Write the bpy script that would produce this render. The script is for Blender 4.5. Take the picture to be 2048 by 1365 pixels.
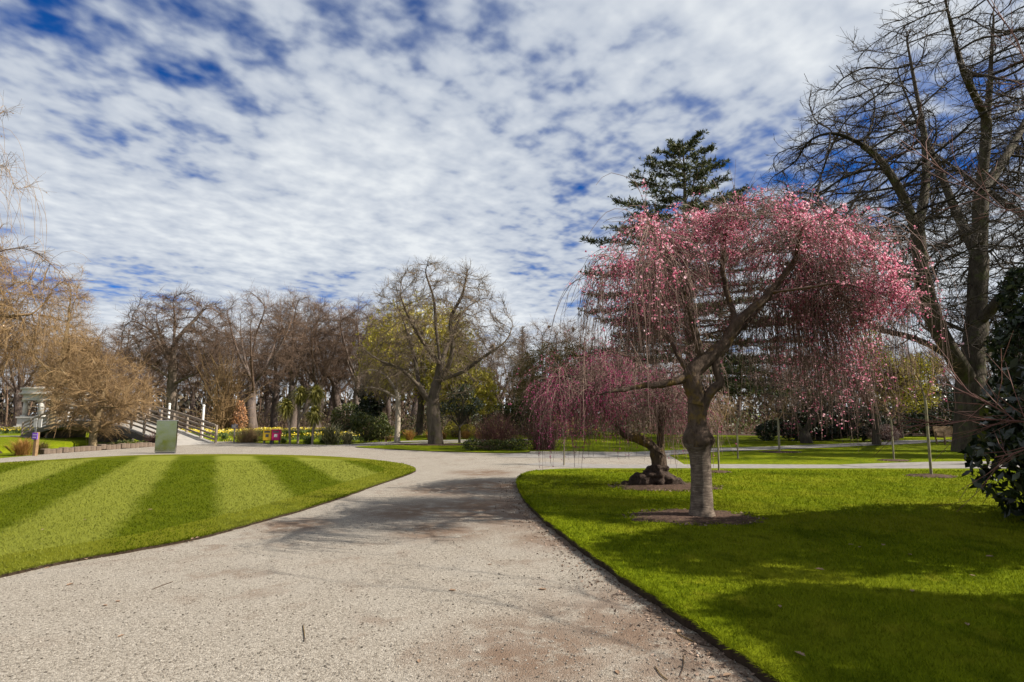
import bpy, bmesh, math, random
import numpy as np
from mathutils import Vector, geometry

for o in list(bpy.data.objects):
    bpy.data.objects.remove(o)
S = bpy.context.scene
COL = S.collection
R_ = math.radians

# ------------------------------------------------------------------ camera
EYE = 1.6
PITCH = R_(7.38)
cam_d = bpy.data.cameras.new('camera')
cam = bpy.data.objects.new('camera', cam_d)
COL.objects.link(cam)
cam.location = (0, 0, EYE)
cam.rotation_euler = (R_(90) + PITCH, 0, 0)
cam_d.lens = 20.0
cam_d.sensor_width = 36.0
cam_d.clip_start = 0.05
cam_d.clip_end = 5000
S.camera = cam

# ------------------------------------------------------------------ sky
SKY_ROT, SKY_X, SKY_Y = -35, 11.2, 4.4
SUN_EL = R_(39)
SUN_DIR = Vector((0.985, -0.17, 0)).normalized()      # horizontal direction towards the sun
w = bpy.data.worlds.new('World')
S.world = w
w.use_nodes = True
nt = w.node_tree
nt.nodes.clear()
N = nt.nodes.new
L = nt.links.new
sky = N('ShaderNodeTexSky')
sky.sky_type = 'NISHITA'
sky.sun_disc = False
sky.sun_elevation = SUN_EL
sky.sun_rotation = math.atan2(SUN_DIR.x, SUN_DIR.y)
sky.ozone_density = 4.0
sky.air_density = 0.8
sky.dust_density = 0.2
tc = N('ShaderNodeTexCoord')
sep = N('ShaderNodeSeparateXYZ')
L(tc.outputs['Generated'], sep.inputs[0])


def wmath(op, a, b=None, clamp=False):
    n = N('ShaderNodeMath')
    n.operation = op
    n.use_clamp = clamp
    for i, v in enumerate((a, b)):
        if v is None:
            continue
        if isinstance(v, (int, float)):
            n.inputs[i].default_value = v
        else:
            L(v, n.inputs[i])
    return n.outputs[0]


zz = wmath('ADD', wmath('MAXIMUM', sep.outputs[2], 0.0), 0.07)
cu = wmath('DIVIDE', sep.outputs[0], zz)
cv = wmath('DIVIDE', sep.outputs[1], zz)
cmb = N('ShaderNodeCombineXYZ')
L(cu, cmb.inputs[0])
L(cv, cmb.inputs[1])
mp = N('ShaderNodeMapping')
mp.inputs['Rotation'].default_value = (0, 0, R_(SKY_ROT))
mp.inputs['Scale'].default_value = (1.0, 0.92, 1.0)
mp.inputs['Location'].default_value = (SKY_X, SKY_Y, 0)
L(cmb.outputs[0], mp.inputs[0])


def wnoise(scale, detail, rough, dist=0.0):
    n = N('ShaderNodeTexNoise')
    n.inputs['Scale'].default_value = scale
    n.inputs['Detail'].default_value = detail
    n.inputs['Roughness'].default_value = rough
    n.inputs['Distortion'].default_value = dist
    L(mp.outputs[0], n.inputs['Vector'])
    return n.outputs[0]


cover = wnoise(0.8, 2.0, 0.5, 0.3)
puff = wnoise(7.5, 3.0, 0.5, 0.1)
wisp = wnoise(15.0, 6.0, 0.6, 0.15)
lump = wmath('ADD', wmath('MULTIPLY', wmath('SUBTRACT', puff, 0.5), 1.05), wmath('MULTIPLY', wmath('SUBTRACT', wisp, 0.5), 0.30))
low = wmath('MULTIPLY', wmath('SUBTRACT', 1.0, wmath('DIVIDE', sep.outputs[2], 0.34), True), 0.42, True)
dens = wmath('ADD', wmath('ADD', wmath('MULTIPLY', cover, 1.7), lump), low)
cr = N('ShaderNodeMapRange')
cr.interpolation_type = 'SMOOTHSTEP'
cr.inputs['From Min'].default_value = 0.36
cr.inputs['From Max'].default_value = 0.86
L(dens, cr.inputs['Value'])
# thicker cloud is brighter, thin cloud is a bluish grey
shade = N('ShaderNodeMapRange')
shade.data_type = 'FLOAT_VECTOR'
shade.inputs[7].default_value = (0.62,) * 3
shade.inputs[8].default_value = (1.32,) * 3
shade.inputs[9].default_value = (4.1, 4.7, 5.8)
shade.inputs[10].default_value = (8.1, 8.45, 8.7)
cmb2 = N('ShaderNodeCombineXYZ')
for q in range(3):
    L(dens, cmb2.inputs[q])
L(cmb2.outputs[0], shade.inputs[6])
tint = N('ShaderNodeMixRGB')
tint.blend_type = 'MULTIPLY'
tint.inputs[0].default_value = 1.0
L(sky.outputs[0], tint.inputs[1])
tint.inputs[2].default_value = (0.08, 0.54, 1.12, 1)
mixc = N('ShaderNodeMixRGB')
L(wmath('MULTIPLY', cr.outputs[0], 0.97), mixc.inputs[0])
L(tint.outputs[0], mixc.inputs[1])
L(shade.outputs[1], mixc.inputs[2])
bg = N('ShaderNodeBackground')
bg.inputs['Strength'].default_value = 0.05
L(mixc.outputs[0], bg.inputs['Color'])
wo = N('ShaderNodeOutputWorld')
L(bg.outputs[0], wo.inputs['Surface'])

# ------------------------------------------------------------------ sun, exposure
sl = bpy.data.lights.new('sun', 'SUN')
sl.energy = 5.0
sl.angle = R_(0.53)
sl.color = (1.0, 0.93, 0.82)
so = bpy.data.objects.new('sun', sl)
COL.objects.link(so)
sd = Vector((SUN_DIR.x * math.cos(SUN_EL), SUN_DIR.y * math.cos(SUN_EL), math.sin(SUN_EL)))
so.rotation_euler = sd.to_track_quat('Z', 'Y').to_euler()
so.location = sd * 60
vs = S.view_settings
vs.view_transform = 'Standard'
vs.look = 'None'
vs.gamma = 1.0
vs.exposure = 1.05
vs.use_curve_mapping = False
S.render.film_transparent = False
S.cycles.max_bounces = 6
S.cycles.transparent_max_bounces = 4
S.cycles.use_denoising = True

# ------------------------------------------------------------------ measuring from the photograph
FPX = 1138.0


def ray(px, py):
    cx = (px - 1024.0) / FPX
    cy = (682.5 - py) / FPX
    c, s = math.cos(PITCH), math.sin(PITCH)
    return Vector((cx, c - s * cy, s + c * cy))


def G(px, py, z=0.0):
    d = ray(px, py)
    t = (z - EYE) / d.z
    return Vector((d.x * t, d.y * t, z))


def At(px, py, Y):
    d = ray(px, py)
    t = Y / d.y
    return Vector((d.x * t, Y, EYE + d.z * t))


# ------------------------------------------------------------------ mesh helpers
def norm(a):
    return a / (np.linalg.norm(a, axis=-1, keepdims=True) + 1e-9)


def build_mesh(name, V, quads=None, tris=None, mat=None, smooth=True, mats=None, quad_mi=None, tri_mi=None):
    me = bpy.data.meshes.new(name)
    V = np.asarray(V, dtype=np.float32).reshape(-1, 3)
    q = np.zeros((0, 4), np.int32) if quads is None else np.asarray(quads, np.int32).reshape(-1, 4)
    t = np.zeros((0, 3), np.int32) if tris is None else np.asarray(tris, np.int32).reshape(-1, 3)
    me.vertices.add(len(V))
    me.vertices.foreach_set('co', V.ravel())
    nl = q.size + t.size
    me.loops.add(nl)
    me.loops.foreach_set('vertex_index', np.concatenate([q.ravel(), t.ravel()]).astype(np.int32))
    npoly = len(q) + len(t)
    me.polygons.add(npoly)
    ls = np.concatenate([np.arange(len(q)) * 4, q.size + np.arange(len(t)) * 3]).astype(np.int32)
    me.polygons.foreach_set('loop_start', ls)
    me.polygons.foreach_set('use_smooth', np.full(npoly, bool(smooth)))
    for m in (mats or ([mat] if mat else [])):
        me.materials.append(m)
    if quad_mi is not None or tri_mi is not None:
        a = np.zeros(len(q), np.int32) if quad_mi is None else np.asarray(quad_mi, np.int32)
        b = np.zeros(len(t), np.int32) if tri_mi is None else np.asarray(tri_mi, np.int32)
        me.polygons.foreach_set('material_index', np.concatenate([a, b]))
    me.update(calc_edges=True)
    return me


def link(name, data, parent=None, loc=None, kind=None):
    o = bpy.data.objects.new(name, data)
    COL.objects.link(o)
    if parent is not None:
        o.parent = parent
    if loc is not None:
        o.location = loc
    if kind:
        o['kind'] = kind
    return o


def tag(o, label, cat, group=None):
    o['label'] = label
    o['category'] = cat
    if group:
        o['group'] = group
    return o


def thing(name, label, cat, loc=(0, 0, 0), rz=0.0, group=None):
    o = bpy.data.objects.new(name, None)
    COL.objects.link(o)
    o.empty_display_size = 0.2
    o.location = loc
    o.rotation_euler = (0, 0, rz)
    return tag(o, label, cat, group)


def copy_tree(o, parent=None):
    c = o.copy()
    COL.objects.link(c)
    if parent is not None:
        c.parent = parent
    for ch in o.children:
        copy_tree(ch, c)
    return c


class MB:
    """collects boxes, bars, tubes and lathes for ONE mesh"""

    def __init__(self):
        self.bm = bmesh.new()

    def box(self, c, s, rz=0.0, bevel=0.0, rx=0.0, ry=0.0):
        from mathutils import Matrix, Euler
        M = Matrix.Translation(Vector(c)) @ Euler((rx, ry, rz)).to_matrix().to_4x4() @ Matrix.Diagonal((s[0], s[1], s[2], 1))
        r = bmesh.ops.create_cube(self.bm, size=1.0, matrix=M)
        if bevel > 0:
            es = list({e for v in r['verts'] for e in v.link_edges})
            bmesh.ops.bevel(self.bm, geom=es, offset=bevel, segments=1, affect='EDGES')
        return self

    def bar(self, a, b, wd, ht, bevel=0.0):
        from mathutils import Matrix
        a, b = Vector(a), Vector(b)
        d = b - a
        q = d.to_track_quat('X', 'Z')
        M = Matrix.Translation((a + b) / 2) @ q.to_matrix().to_4x4() @ Matrix.Diagonal((d.length, wd, ht, 1))
        r = bmesh.ops.create_cube(self.bm, size=1.0, matrix=M)
        if bevel > 0:
            es = list({e for v in r['verts'] for e in v.link_edges})
            bmesh.ops.bevel(self.bm, geom=es, offset=bevel, segments=1, affect='EDGES')
        return self

    def lathe(self, c, prof, n=16):
        c = Vector(c)
        rings = []
        for r, z in prof:
            rings.append([self.bm.verts.new(c + Vector((r * math.cos(2 * math.pi * k / n), r * math.sin(2 * math.pi * k / n), z))) for k in range(n)])
        for A, B in zip(rings[:-1], rings[1:]):
            for k in range(n):
                self.bm.faces.new((A[k], A[(k + 1) % n], B[(k + 1) % n], B[k]))
        self.bm.faces.new(rings[0][::-1])
        self.bm.faces.new(rings[-1])
        return self

    def tube(self, pts, rad, n=8):
        pts = np.array([list(p) for p in pts], float)
        rad = np.full(len(pts), rad) if np.isscalar(rad) else np.array(rad)
        V, Q = tubes(pts, rad, np.zeros(len(pts), int), n)
        vs_ = [self.bm.verts.new(v) for v in V]
        for q in Q:
            self.bm.faces.new([vs_[i] for i in q])
        return self

    def build(self, name, mat, parent=None, smooth=False, loc=None):
        me = bpy.data.meshes.new(name)
        self.bm.to_mesh(me)
        self.bm.free()
        me.materials.append(mat)
        if smooth:
            me.polygons.foreach_set('use_smooth', [True] * len(me.polygons))
        return link(name, me, parent, loc)


def tubes(P, R, C, sides, rough=0.0, rng=None):
    """P points, R radii, C chain ids (contiguous) -> ring tubes as verts, quads"""
    P = np.asarray(P, float)
    R = np.asarray(R, float)
    C = np.asarray(C)
    same = C[1:] == C[:-1]
    d = P[1:] - P[:-1]
    d[~same] = 0
    T = np.zeros_like(P)
    T[:-1] += d
    T[1:] += d
    T = norm(T)
    st = np.r_[0, np.where(~same)[0] + 1]
    en = np.r_[np.where(~same)[0], len(P) - 1]
    cnt = en - st + 1
    m = np.abs(P[en] - P[st])
    ax = np.eye(3)[np.argmin(m, axis=1)]
    ref = np.repeat(ax, cnt, axis=0)
    U = norm(np.cross(T, ref))
    W = np.cross(T, U)
    a = np.arange(sides) * 2 * math.pi / sides
    rr = np.repeat(R[:, None], sides, axis=1)
    if rough > 0:
        ph = rng.uniform(0, 6.28, 3)
        arc = np.cumsum(np.r_[0, np.linalg.norm(d, axis=1)])
        rr = rr * (1 + rough * (np.sin(3 * a + ph[0] + arc[:, None] * 1.3) * .5 + np.sin(5 * a + ph[1] - arc[:, None] * 2.1) * .35
                                + rng.normal(0, .35, rr.shape)))
    V = P[:, None, :] + rr[..., None] * (np.cos(a)[None, :, None] * U[:, None] + np.sin(a)[None, :, None] * W[:, None])
    i = np.where(same)[0]
    k = np.arange(sides)
    k2 = (k + 1) % sides
    Q = np.stack([i[:, None] * sides + k, i[:, None] * sides + k2, (i[:, None] + 1) * sides + k2, (i[:, None] + 1) * sides + k], -1).reshape(-1, 4)
    return V.reshape(-1, 3), Q


def join(parts):
    Vs, Qs, off = [], [], 0
    for V, Q in parts:
        Vs.append(V)
        Qs.append(np.asarray(Q) + off)
        off += len(V)
    return np.concatenate(Vs), np.concatenate(Qs)


def catmull(pts, step):
    pts = [np.array(list(p), float) for p in pts]
    if len(pts) == 2:
        pts = [pts[0], (pts[0] + pts[1]) / 2, pts[1]]
    P = [2 * pts[0] - pts[1]] + pts + [2 * pts[-1] - pts[-2]]
    out = [pts[0]]
    for i in range(1, len(P) - 2):
        n = max(2, int(np.linalg.norm(P[i + 1] - P[i]) / step + .5))
        for k in range(1, n + 1):
            t = k / n
            out.append(.5 * ((2 * P[i]) + (-P[i - 1] + P[i + 1]) * t + (2 * P[i - 1] - 5 * P[i] + 4 * P[i + 1] - P[i + 2]) * t * t
                             + (-P[i - 1] + 3 * P[i] - 3 * P[i + 1] + P[i + 2]) * t ** 3))
    return np.array(out)


def inside(poly, xy):
    """even-odd test, vectorised"""
    x, y = xy[:, 0], xy[:, 1]
    r = np.zeros(len(xy), bool)
    n = len(poly)
    for i in range(n):
        x0, y0 = poly[i]
        x1, y1 = poly[(i + 1) % n]
        c = ((y0 > y) != (y1 > y))
        if not c.any():
            continue
        with np.errstate(divide='ignore', invalid='ignore'):
            xi = (x1 - x0) * (y - y0) / (y1 - y0 + 1e-12) + x0
        r ^= c & (x < xi)
    return r


# ------------------------------------------------------------------ materials
class NT:
    def __init__(self, name):
        self.m = bpy.data.materials.new(name)
        self.m.use_nodes = True
        self.t = self.m.node_tree
        self.t.nodes.clear()
        self.out = self.n('ShaderNodeOutputMaterial')
        self.co = self.n('ShaderNodeTexCoord').outputs['Object']

    def n(self, ty, **kw):
        x = self.t.nodes.new(ty)
        for k, v in kw.items():
            setattr(x, k, v)
        return x

    def l(self, a, b):
        self.t.links.new(a, b)

    def setin(self, sock, v):
        if isinstance(v, bpy.types.NodeSocket):
            self.l(v, sock)
        else:
            sock.default_value = v

    def mapping(self, scale=(1, 1, 1), rot=(0, 0, 0), loc=(0, 0, 0), src=None):
        m = self.n('ShaderNodeMapping')
        m.inputs['Scale'].default_value = scale
        m.inputs['Rotation'].default_value = rot
        m.inputs['Location'].default_value = loc
        self.l(src or self.co, m.inputs[0])
        return m.outputs[0]

    def noise(self, scale, detail=4, rough=.55, vec=None, dist=0.0):
        x = self.n('ShaderNodeTexNoise')
        x.inputs['Scale'].default_value = scale
        x.inputs['Detail'].default_value = detail
        x.inputs['Roughness'].default_value = rough
        x.inputs['Distortion'].default_value = dist
        self.l(vec or self.co, x.inputs['Vector'])
        return x.outputs[0]

    def voro(self, scale, out='Distance', vec=None, feature='F1'):
        x = self.n('ShaderNodeTexVoronoi', feature=feature)
        x.inputs['Scale'].default_value = scale
        self.l(vec or self.co, x.inputs['Vector'])
        return x.outputs[out]

    def ramp(self, v, stops):
        r = self.n('ShaderNodeValToRGB')
        e = r.color_ramp.elements
        while len(e) < len(stops):
            e.new(.5)
        for i, (p, c) in enumerate(stops):
            e[i].position = p
            e[i].color = (*c, 1) if len(c) == 3 else c
        self.l(v, r.inputs[0])
        return r.outputs[0]

    def math(self, op, a, b=0.0, clamp=False):
        x = self.n('ShaderNodeMath', operation=op, use_clamp=clamp)
        self.setin(x.inputs[0], a)
        self.setin(x.inputs[1], b)
        return x.outputs[0]

    def rng(self, v, a, b, c=0.0, d=1.0, smooth=True):
        x = self.n('ShaderNodeMapRange')
        if smooth:
            x.interpolation_type = 'SMOOTHSTEP'
        self.l(v, x.inputs['Value'])
        x.inputs['From Min'].default_value = a
        x.inputs['From Max'].default_value = b
        x.inputs['To Min'].default_value = c
        x.inputs['To Max'].default_value = d
        return x.outputs[0]

    def mix(self, f, a, b, mode='MIX'):
        x = self.n('ShaderNodeMixRGB', blend_type=mode)
        self.setin(x.inputs[0], f)
        for i, c in ((1, a), (2, b)):
            self.setin(x.inputs[i], (*c, 1) if isinstance(c, tuple) and len(c) == 3 else c)
        return x.outputs[0]

    def bump(self, h, strength=.5, dist=.02, normal=None):
        x = self.n('ShaderNodeBump')
        x.inputs['Strength'].default_value = strength
        x.inputs['Distance'].default_value = dist
        self.l(h, x.inputs['Height'])
        if normal:
            self.l(normal, x.inputs['Normal'])
        return x.outputs[0]

    def island(self):
        return self.n('ShaderNodeNewGeometry').outputs['Random Per Island']

    def done(self, col, rough=.8, normal=None, spec=.3, metal=0.0, transl=0.0, tcol=None):
        p = self.n('ShaderNodeBsdfPrincipled')
        self.setin(p.inputs['Base Color'], (*col, 1) if isinstance(col, tuple) and len(col) == 3 else col)
        self.setin(p.inputs['Roughness'], rough)
        p.inputs['Metallic'].default_value = metal
        p.inputs['Specular IOR Level'].default_value = spec
        if normal:
            self.l(normal, p.inputs['Normal'])
        sh = p.outputs[0]
        if transl > 0:
            t = self.n('ShaderNodeBsdfTranslucent')
            c = col if tcol is None else tcol
            self.setin(t.inputs['Color'], (*c, 1) if isinstance(c, tuple) and len(c) == 3 else c)
            m = self.n('ShaderNodeMixShader')
            m.inputs[0].default_value = transl
            self.l(sh, m.inputs[1])
            self.l(t.outputs[0], m.inputs[2])
            sh = m.outputs[0]
        self.l(sh, self.out.inputs['Surface'])
        return self.m


def bark(name, c1, c2, scale=6, stretch=4.0, bump=.8, moss=None, dist=.03):
    k = NT(name)
    v = k.mapping((1, 1, 1 / stretch))
    n1 = k.noise(scale, 6, .65, v, .4)
    n2 = k.noise(scale * 4, 5, .6, v)
    f = k.math('ADD', k.math('MULTIPLY', n1, .65), k.math('MULTIPLY', n2, .35))
    col = k.ramp(f, [(.3, c1), (.68, c2)])
    if moss:
        col = k.mix(k.rng(k.noise(3.2, 5, .6), .52, .66), col, moss)
    return k.done(col, .9, k.bump(f, bump, dist), .15)


def twigmat(name, c1, c2):
    k = NT(name)
    c1, c2 = tuple(c * .74 for c in c1), tuple(c * .8 for c in c2)
    col = k.ramp(k.island(), [(0.0, c1), (1.0, c2)])
    return k.done(col, .75, None, .2)


def leafmat(name, stops, transl=.3, rough=.5, spec=.35):
    k = NT(name)
    col = k.ramp(k.island(), stops)
    return k.done(col, rough, None, spec, 0, transl)


def plain(name, c, rough=.7, var=.15, scale=8, spec=.3, bump=.1, metal=0.0):
    k = NT(name)
    n = k.noise(scale, 5, .6)
    a = tuple(x * (1 - var) for x in c)
    b = tuple(min(1, x * (1 + var)) for x in c)
    return k.done(k.ramp(n, [(.3, a), (.7, b)]), rough, k.bump(n, bump, .01), spec, metal)


M = {}


def stripe_field(k):
    """alternate mowing passes, 1.29 m wide"""
    s = k.n('ShaderNodeSeparateXYZ')
    k.l(k.co, s.inputs[0])
    wob = k.math('MULTIPLY', k.math('SUBTRACT', k.noise(.6, 3), .5), .35)
    c = k.math('ADD', k.math('ADD', k.math('MULTIPLY', s.outputs[0], .887), k.math('MULTIPLY', s.outputs[1], .461)), wob)
    ph = k.math('MULTIPLY', k.math('SUBTRACT', c, .17), math.pi / 1.29)
    return k.rng(k.math('ADD', k.math('SINE', ph), k.math('MULTIPLY', k.math('SUBTRACT', k.noise(5.5, 4, .7), .5), 1.1)), -.42, .42)


def grass_mat(name, dark, light, dry, stripes=False, blades=False, dryness=.35):
    k = NT(name)
    dark, light, dry = (tuple(c * .9 for c in q) for q in (dark, light, dry))
    big = k.noise(.55, 4, .6)
    patch = k.noise(1.7, 5, .65, None, .6)
    mid = k.noise(4.5, 5, .65)
    fine = k.noise(60, 3, .7)
    f = k.math('ADD', k.math('MULTIPLY', mid, .6), k.math('MULTIPLY', fine, .4))
    if blades:
        f = k.math('ADD', k.math('MULTIPLY', mid, .5), k.math('MULTIPLY', k.island(), .5))
    col = k.ramp(f, [(.25, dark), (.75, light)])
    col = k.mix(k.math('MULTIPLY', k.rng(big, .42, .7), dryness), col, dry)
    col = k.mix(k.math('MULTIPLY', k.rng(patch, .50, .68), .55), col, tuple(c * .62 for c in dark))
    col = k.mix(k.math('MULTIPLY', k.rng(k.noise(2.9, 4, .6), .56, .72), .45), col, dry)
    if stripes:
        sf = stripe_field(k)
        l2 = k.mix(.72, col, (.195, .208, .034))
        d2 = k.mix(.5, col, (.054, .075, .002))
        col = k.mix(sf, d2, l2)  # sheen of the leaning blades put into the stripe colours
    nb = k.bump(k.math('ADD', k.math('MULTIPLY', fine, .5), k.noise(140, 2)), .9, .02)
    return k.done(col, .9, None if blades else nb, .03, 0, .3 if blades else 0)


GD, GL, GY = (.058, .088, .002), (.182, .220, .006), (.28, .27, .016)
M['lawn'] = grass_mat('lawn_grass', GD, GL, GY)
M['lawn_blades'] = grass_mat('lawn_blades', (.074, .11, .003), (.222, .262, .009), (.32, .30, .026), blades=True)
M['lawn_striped'] = grass_mat('striped_lawn', (.05, .072, .002), (.14, .158, .006), (.19, .18, .015), stripes=True, dryness=.2)
M['lawn_border'] = grass_mat('lawn_border', (.075, .092, .004), (.175, .178, .012), (.21, .19, .025))
M['striped_blades'] = grass_mat('striped_blades', (.056, .085, .003), (.17, .19, .012), (.21, .21, .025), stripes=True, blades=True, dryness=.2)
M['soil'] = plain('soil', (.035, .024, .016), .95, .4, 14, .1, .8)
M['litter'] = plain('bark_mulch', (.065, .041, .03), .95, .6, 26, .1, 1.0)


def gravel_mat():
    k = NT('gravel')
    cells = k.voro(95, 'Color')
    sv = k.n('ShaderNodeSeparateColor')
    k.l(cells, sv.inputs[0])
    d = k.voro(95, 'Distance')
    fine = k.noise(38, 6, .7)
    big = k.noise(.45, 5, .6, None, .5)
    mid = k.noise(2.4, 6, .62, None, .3)
    f = k.math('ADD', k.math('MULTIPLY', sv.outputs[0], .55), k.math('MULTIPLY', fine, .45))
    col = k.ramp(f, [(.12, (.072, .060, .047)), (.42, (.212, .186, .152)), (.62, (.264, .234, .195)), (.9, (.39, .354, .305))])
    # sandy, silty stains with uneven outlines; more brown painted to deepen the cherry's shadow
    brown = (.135, .091, .064)
    dirt_shade = k.math('MULTIPLY', k.rng(mid, .50, .66), k.rng(big, .44, .62))
    blobs = None
    for (x, y, r) in ((1.1, 4.7, 1.15), (.1, 4.15, .8), (1.3, 3.7, .9), (-.4, 13.2, 1.6), (-1.4, 12.4, 1.2), (1.6, 5.4, .55), (.6, 7.6, .8), (-1.0, 8.2, .9), (-3.2, 8.6, .7), (-.8, 16.2, 1.2), (-.3, 10.2, 1.9), (-1.6, 9.8, 1.2), (.3, 9.0, 1.2), (.3, 3.3, .6)):
        vd = k.n('ShaderNodeVectorMath', operation='DISTANCE')
        k.l(k.co, vd.inputs[0])
        vd.inputs[1].default_value = (x, y, 0)
        q = k.rng(vd.outputs['Value'], r * .25, r * 1.2, 1.0, 0.0)
        blobs = q if blobs is None else k.math('MAXIMUM', blobs, q)
    dirt_shade = k.math('MAXIMUM', k.math('MULTIPLY', dirt_shade, .55), k.math('MULTIPLY', blobs, k.rng(k.noise(2.6, 6, .68), .33, .54)))
    col = k.mix(k.math('MULTIPLY', dirt_shade, .95), col, brown)
    col = k.mix(k.math('MULTIPLY', k.rng(k.noise(1.1, 4), .4, .7), .18), col, (.32, .30, .265))
    h = k.math('ADD', k.math('MULTIPLY', d, -1.0), k.math('MULTIPLY', fine, .8))
    return k.done(col, .95, k.bump(h, .55, .012), .1)


M['gravel'] = gravel_mat()
M['path'] = plain('path_asphalt', (.20, .185, .17), .95, .22, 5, .1, .3)
k = NT('gravel_stone')
M['stone_bits'] = k.done(k.ramp(k.island(), [(0, (.05, .042, .034)), (.3, (.15, .13, .108)), (.7, (.215, .19, .16)), (1, (.30, .272, .235))]), .9, None, .15)

k = NT('cherry_bark')
v = k.mapping((3, 3, 34))
n1 = k.noise(2.0, 6, .7, v, .6)
n2 = k.noise(7, 5, .6)
f = k.math('ADD', k.math('MULTIPLY', n1, .6), k.math('MULTIPLY', n2, .4))
col = k.ramp(f, [(.30, (.022, .016, .012)), (.5, (.10, .074, .056)), (.72, (.29, .232, .18))])
M['cherry_bark'] = k.done(col, .8, k.bump(f, .9, .03), .25)
M['cherry_limb'] = bark('cherry_limb_bark', (.022, .015, .011), (.12, .085, .062), 9, 2.5, .9, (.13, .085, .025))
M['burl'] = bark('burl_bark', (.008, .006, .005), (.085, .058, .044), 14, 1.0, 1.0, None, .05)
M['cherry_twig'] = twigmat('cherry_twig', (.075, .043, .035), (.33, .225, .185))
M['blossom'] = leafmat('cherry_blossom', [(0, (.40, .06, .14)), (.3, (.66, .18, .29)), (.7, (.82, .38, .48)), (1, (.92, .66, .72))], .45, .6, .2)
M['blossom_deep'] = leafmat('deep_pink_blossom', [(0, (.24, .02, .09)), (.5, (.46, .07, .20)), (1, (.66, .22, .36))], .4, .6, .2)
M['blossom_pale'] = leafmat('pale_blossom', [(0, (.42, .24, .20)), (.5, (.60, .42, .36)), (1, (.72, .58, .52))], .4, .6, .2)
M['oak_bark'] = bark('dark_oak_bark', (.020, .016, .012), (.105, .085, .065), 5, 4, 1.0, (.075, .075, .035), .06)
M['oak_twig'] = twigmat('dark_oak_twig', (.022, .017, .013), (.075, .055, .04))
M['mid_bark'] = bark('grey_brown_bark', (.028, .021, .016), (.14, .11, .085), 5, 4, .9, (.08, .07, .035), .05)  # bark darkened to stand in for shade on the island trunk
M['mid_twig'] = twigmat('brown_twig', (.10, .072, .05), (.27, .205, .14))
M['wood_bark'] = bark('woodland_bark', (.045, .032, .026), (.18, .14, .12), 4, 4, .9, None, .05)
M['sunlit_wood'] = bark('sunlit_grey_bark', (.06, .045, .036), (.23, .18, .14), 4, 4, .8, None, .05)  # sunlit look of the bridge tree put into its bark colour
M['wood_twig'] = twigmat('violet_brown_twig', (.088, .055, .038), (.215, .142, .098))
M['gold_bark'] = bark('golden_bark', (.08, .055, .03), (.32, .24, .14), 5, 3, .8, None, .03)
M['gold_twig'] = twigmat('golden_twig', (.17, .10, .045), (.42, .28, .14))
M['seed'] = leafmat('seed_balls', [(0, (.14, .08, .04)), (1, (.30, .18, .08))], .1)
M['pale_bark'] = bark('pale_bark', (.16, .13, .10), (.45, .39, .31), 6, 3, .6)
M['sapling'] = bark('sapling_bark', (.10, .085, .05), (.28, .25, .17), 14, 3, .5)
M['cedar_bark'] = bark('cedar_bark', (.03, .024, .018), (.12, .09, .07), 5, 4, .9)
M['cedar'] = leafmat('cedar_needles', [(0, (.018, .026, .010)), (.6, (.055, .068, .020)), (1, (.13, .135, .035))], .12, .6)
M['evergreen'] = leafmat('glossy_evergreen', [(0, (.006, .012, .006)), (.6, (.016, .028, .010)), (1, (.040, .052, .018))], .12, .35, .5)
M['willow'] = leafmat('yellow_green_leaf', [(0, (.20, .18, .012)), (.5, (.34, .30, .025)), (1, (.50, .42, .06))], .35)
M['shrub_green'] = leafmat('mid_green_leaf', [(0, (.028, .042, .010)), (.6, (.062, .078, .015)), (1, (.13, .13, .03))], .25)
M['shrub_olive'] = leafmat('olive_leaf', [(0, (.065, .058, .015)), (.6, (.13, .105, .03)), (1, (.21, .16, .05))], .25)
M['dull_leaf'] = leafmat('dull_undergrowth_leaf', [(0, (.022, .020, .012)), (.6, (.05, .04, .024)), (1, (.10, .075, .045))], .15)
M['copper'] = leafmat('copper_leaf', [(0, (.26, .12, .05)), (1, (.52, .28, .14))], .3)
M['red_twig'] = twigmat('red_brown_twig', (.085, .035, .030), (.22, .105, .085))
M['cabbage'] = leafmat('cabbage_tree_leaf', [(0, (.08, .085, .012)), (.5, (.22, .20, .03)), (1, (.42, .37, .11))], .3)
M['flax'] = leafmat('flax_leaf', [(0, (.07, .075, .025)), (.6, (.17, .16, .07)), (1, (.38, .34, .20))], .2)
M['tussock'] = leafmat('tussock_leaf', [(0, (.18, .085, .02)), (1, (.42, .23, .07))], .25)
M['daff_leaf'] = leafmat('daffodil_leaf', [(0, (.05, .085, .015)), (1, (.13, .17, .04))], .25)
M['daff'] = leafmat('daffodil_flower', [(0, (.66, .48, .02)), (.7, (.75, .60, .05)), (1, (.8, .75, .45))], .3)
M['dry_leaf'] = leafmat('dry_leaf', [(0, (.13, .075, .045)), (.6, (.26, .17, .11)), (1, (.42, .31, .23))], .2, .7)
M['white_stone'] = plain('painted_stone', (.50, .48, .44), .8, .12, 3)
M['white_paint'] = plain('white_paint', (.58, .56, .52), .6, .06, 5)
M['grey_timber'] = plain('weathered_timber', (.21, .17, .135), .85, .25, 9)
M['concrete'] = plain('concrete', (.27, .25, .225), .9, .12, 4)
M['dark_timber'] = plain('dark_timber', (.09, .075, .06), .9, .3, 8)
M['bench_wood'] = plain('bench_timber', (.20, .125, .06), .7, .25, 12)
M['block'] = plain('rough_stone', (.13, .098, .074), .95, .35, 6, .1, .8)
M['purple'] = plain('purple_panel', (.16, .07, .42), .5, .04, 3)
M['navy'] = plain('navy_panel', (.035, .04, .07), .5, .05, 3)
M['blue'] = plain('blue_panel', (.02, .20, .30), .5, .05, 3)
M['yellow'] = plain('yellow_paint', (.75, .47, .02), .45, .06, 4, .4)
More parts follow.
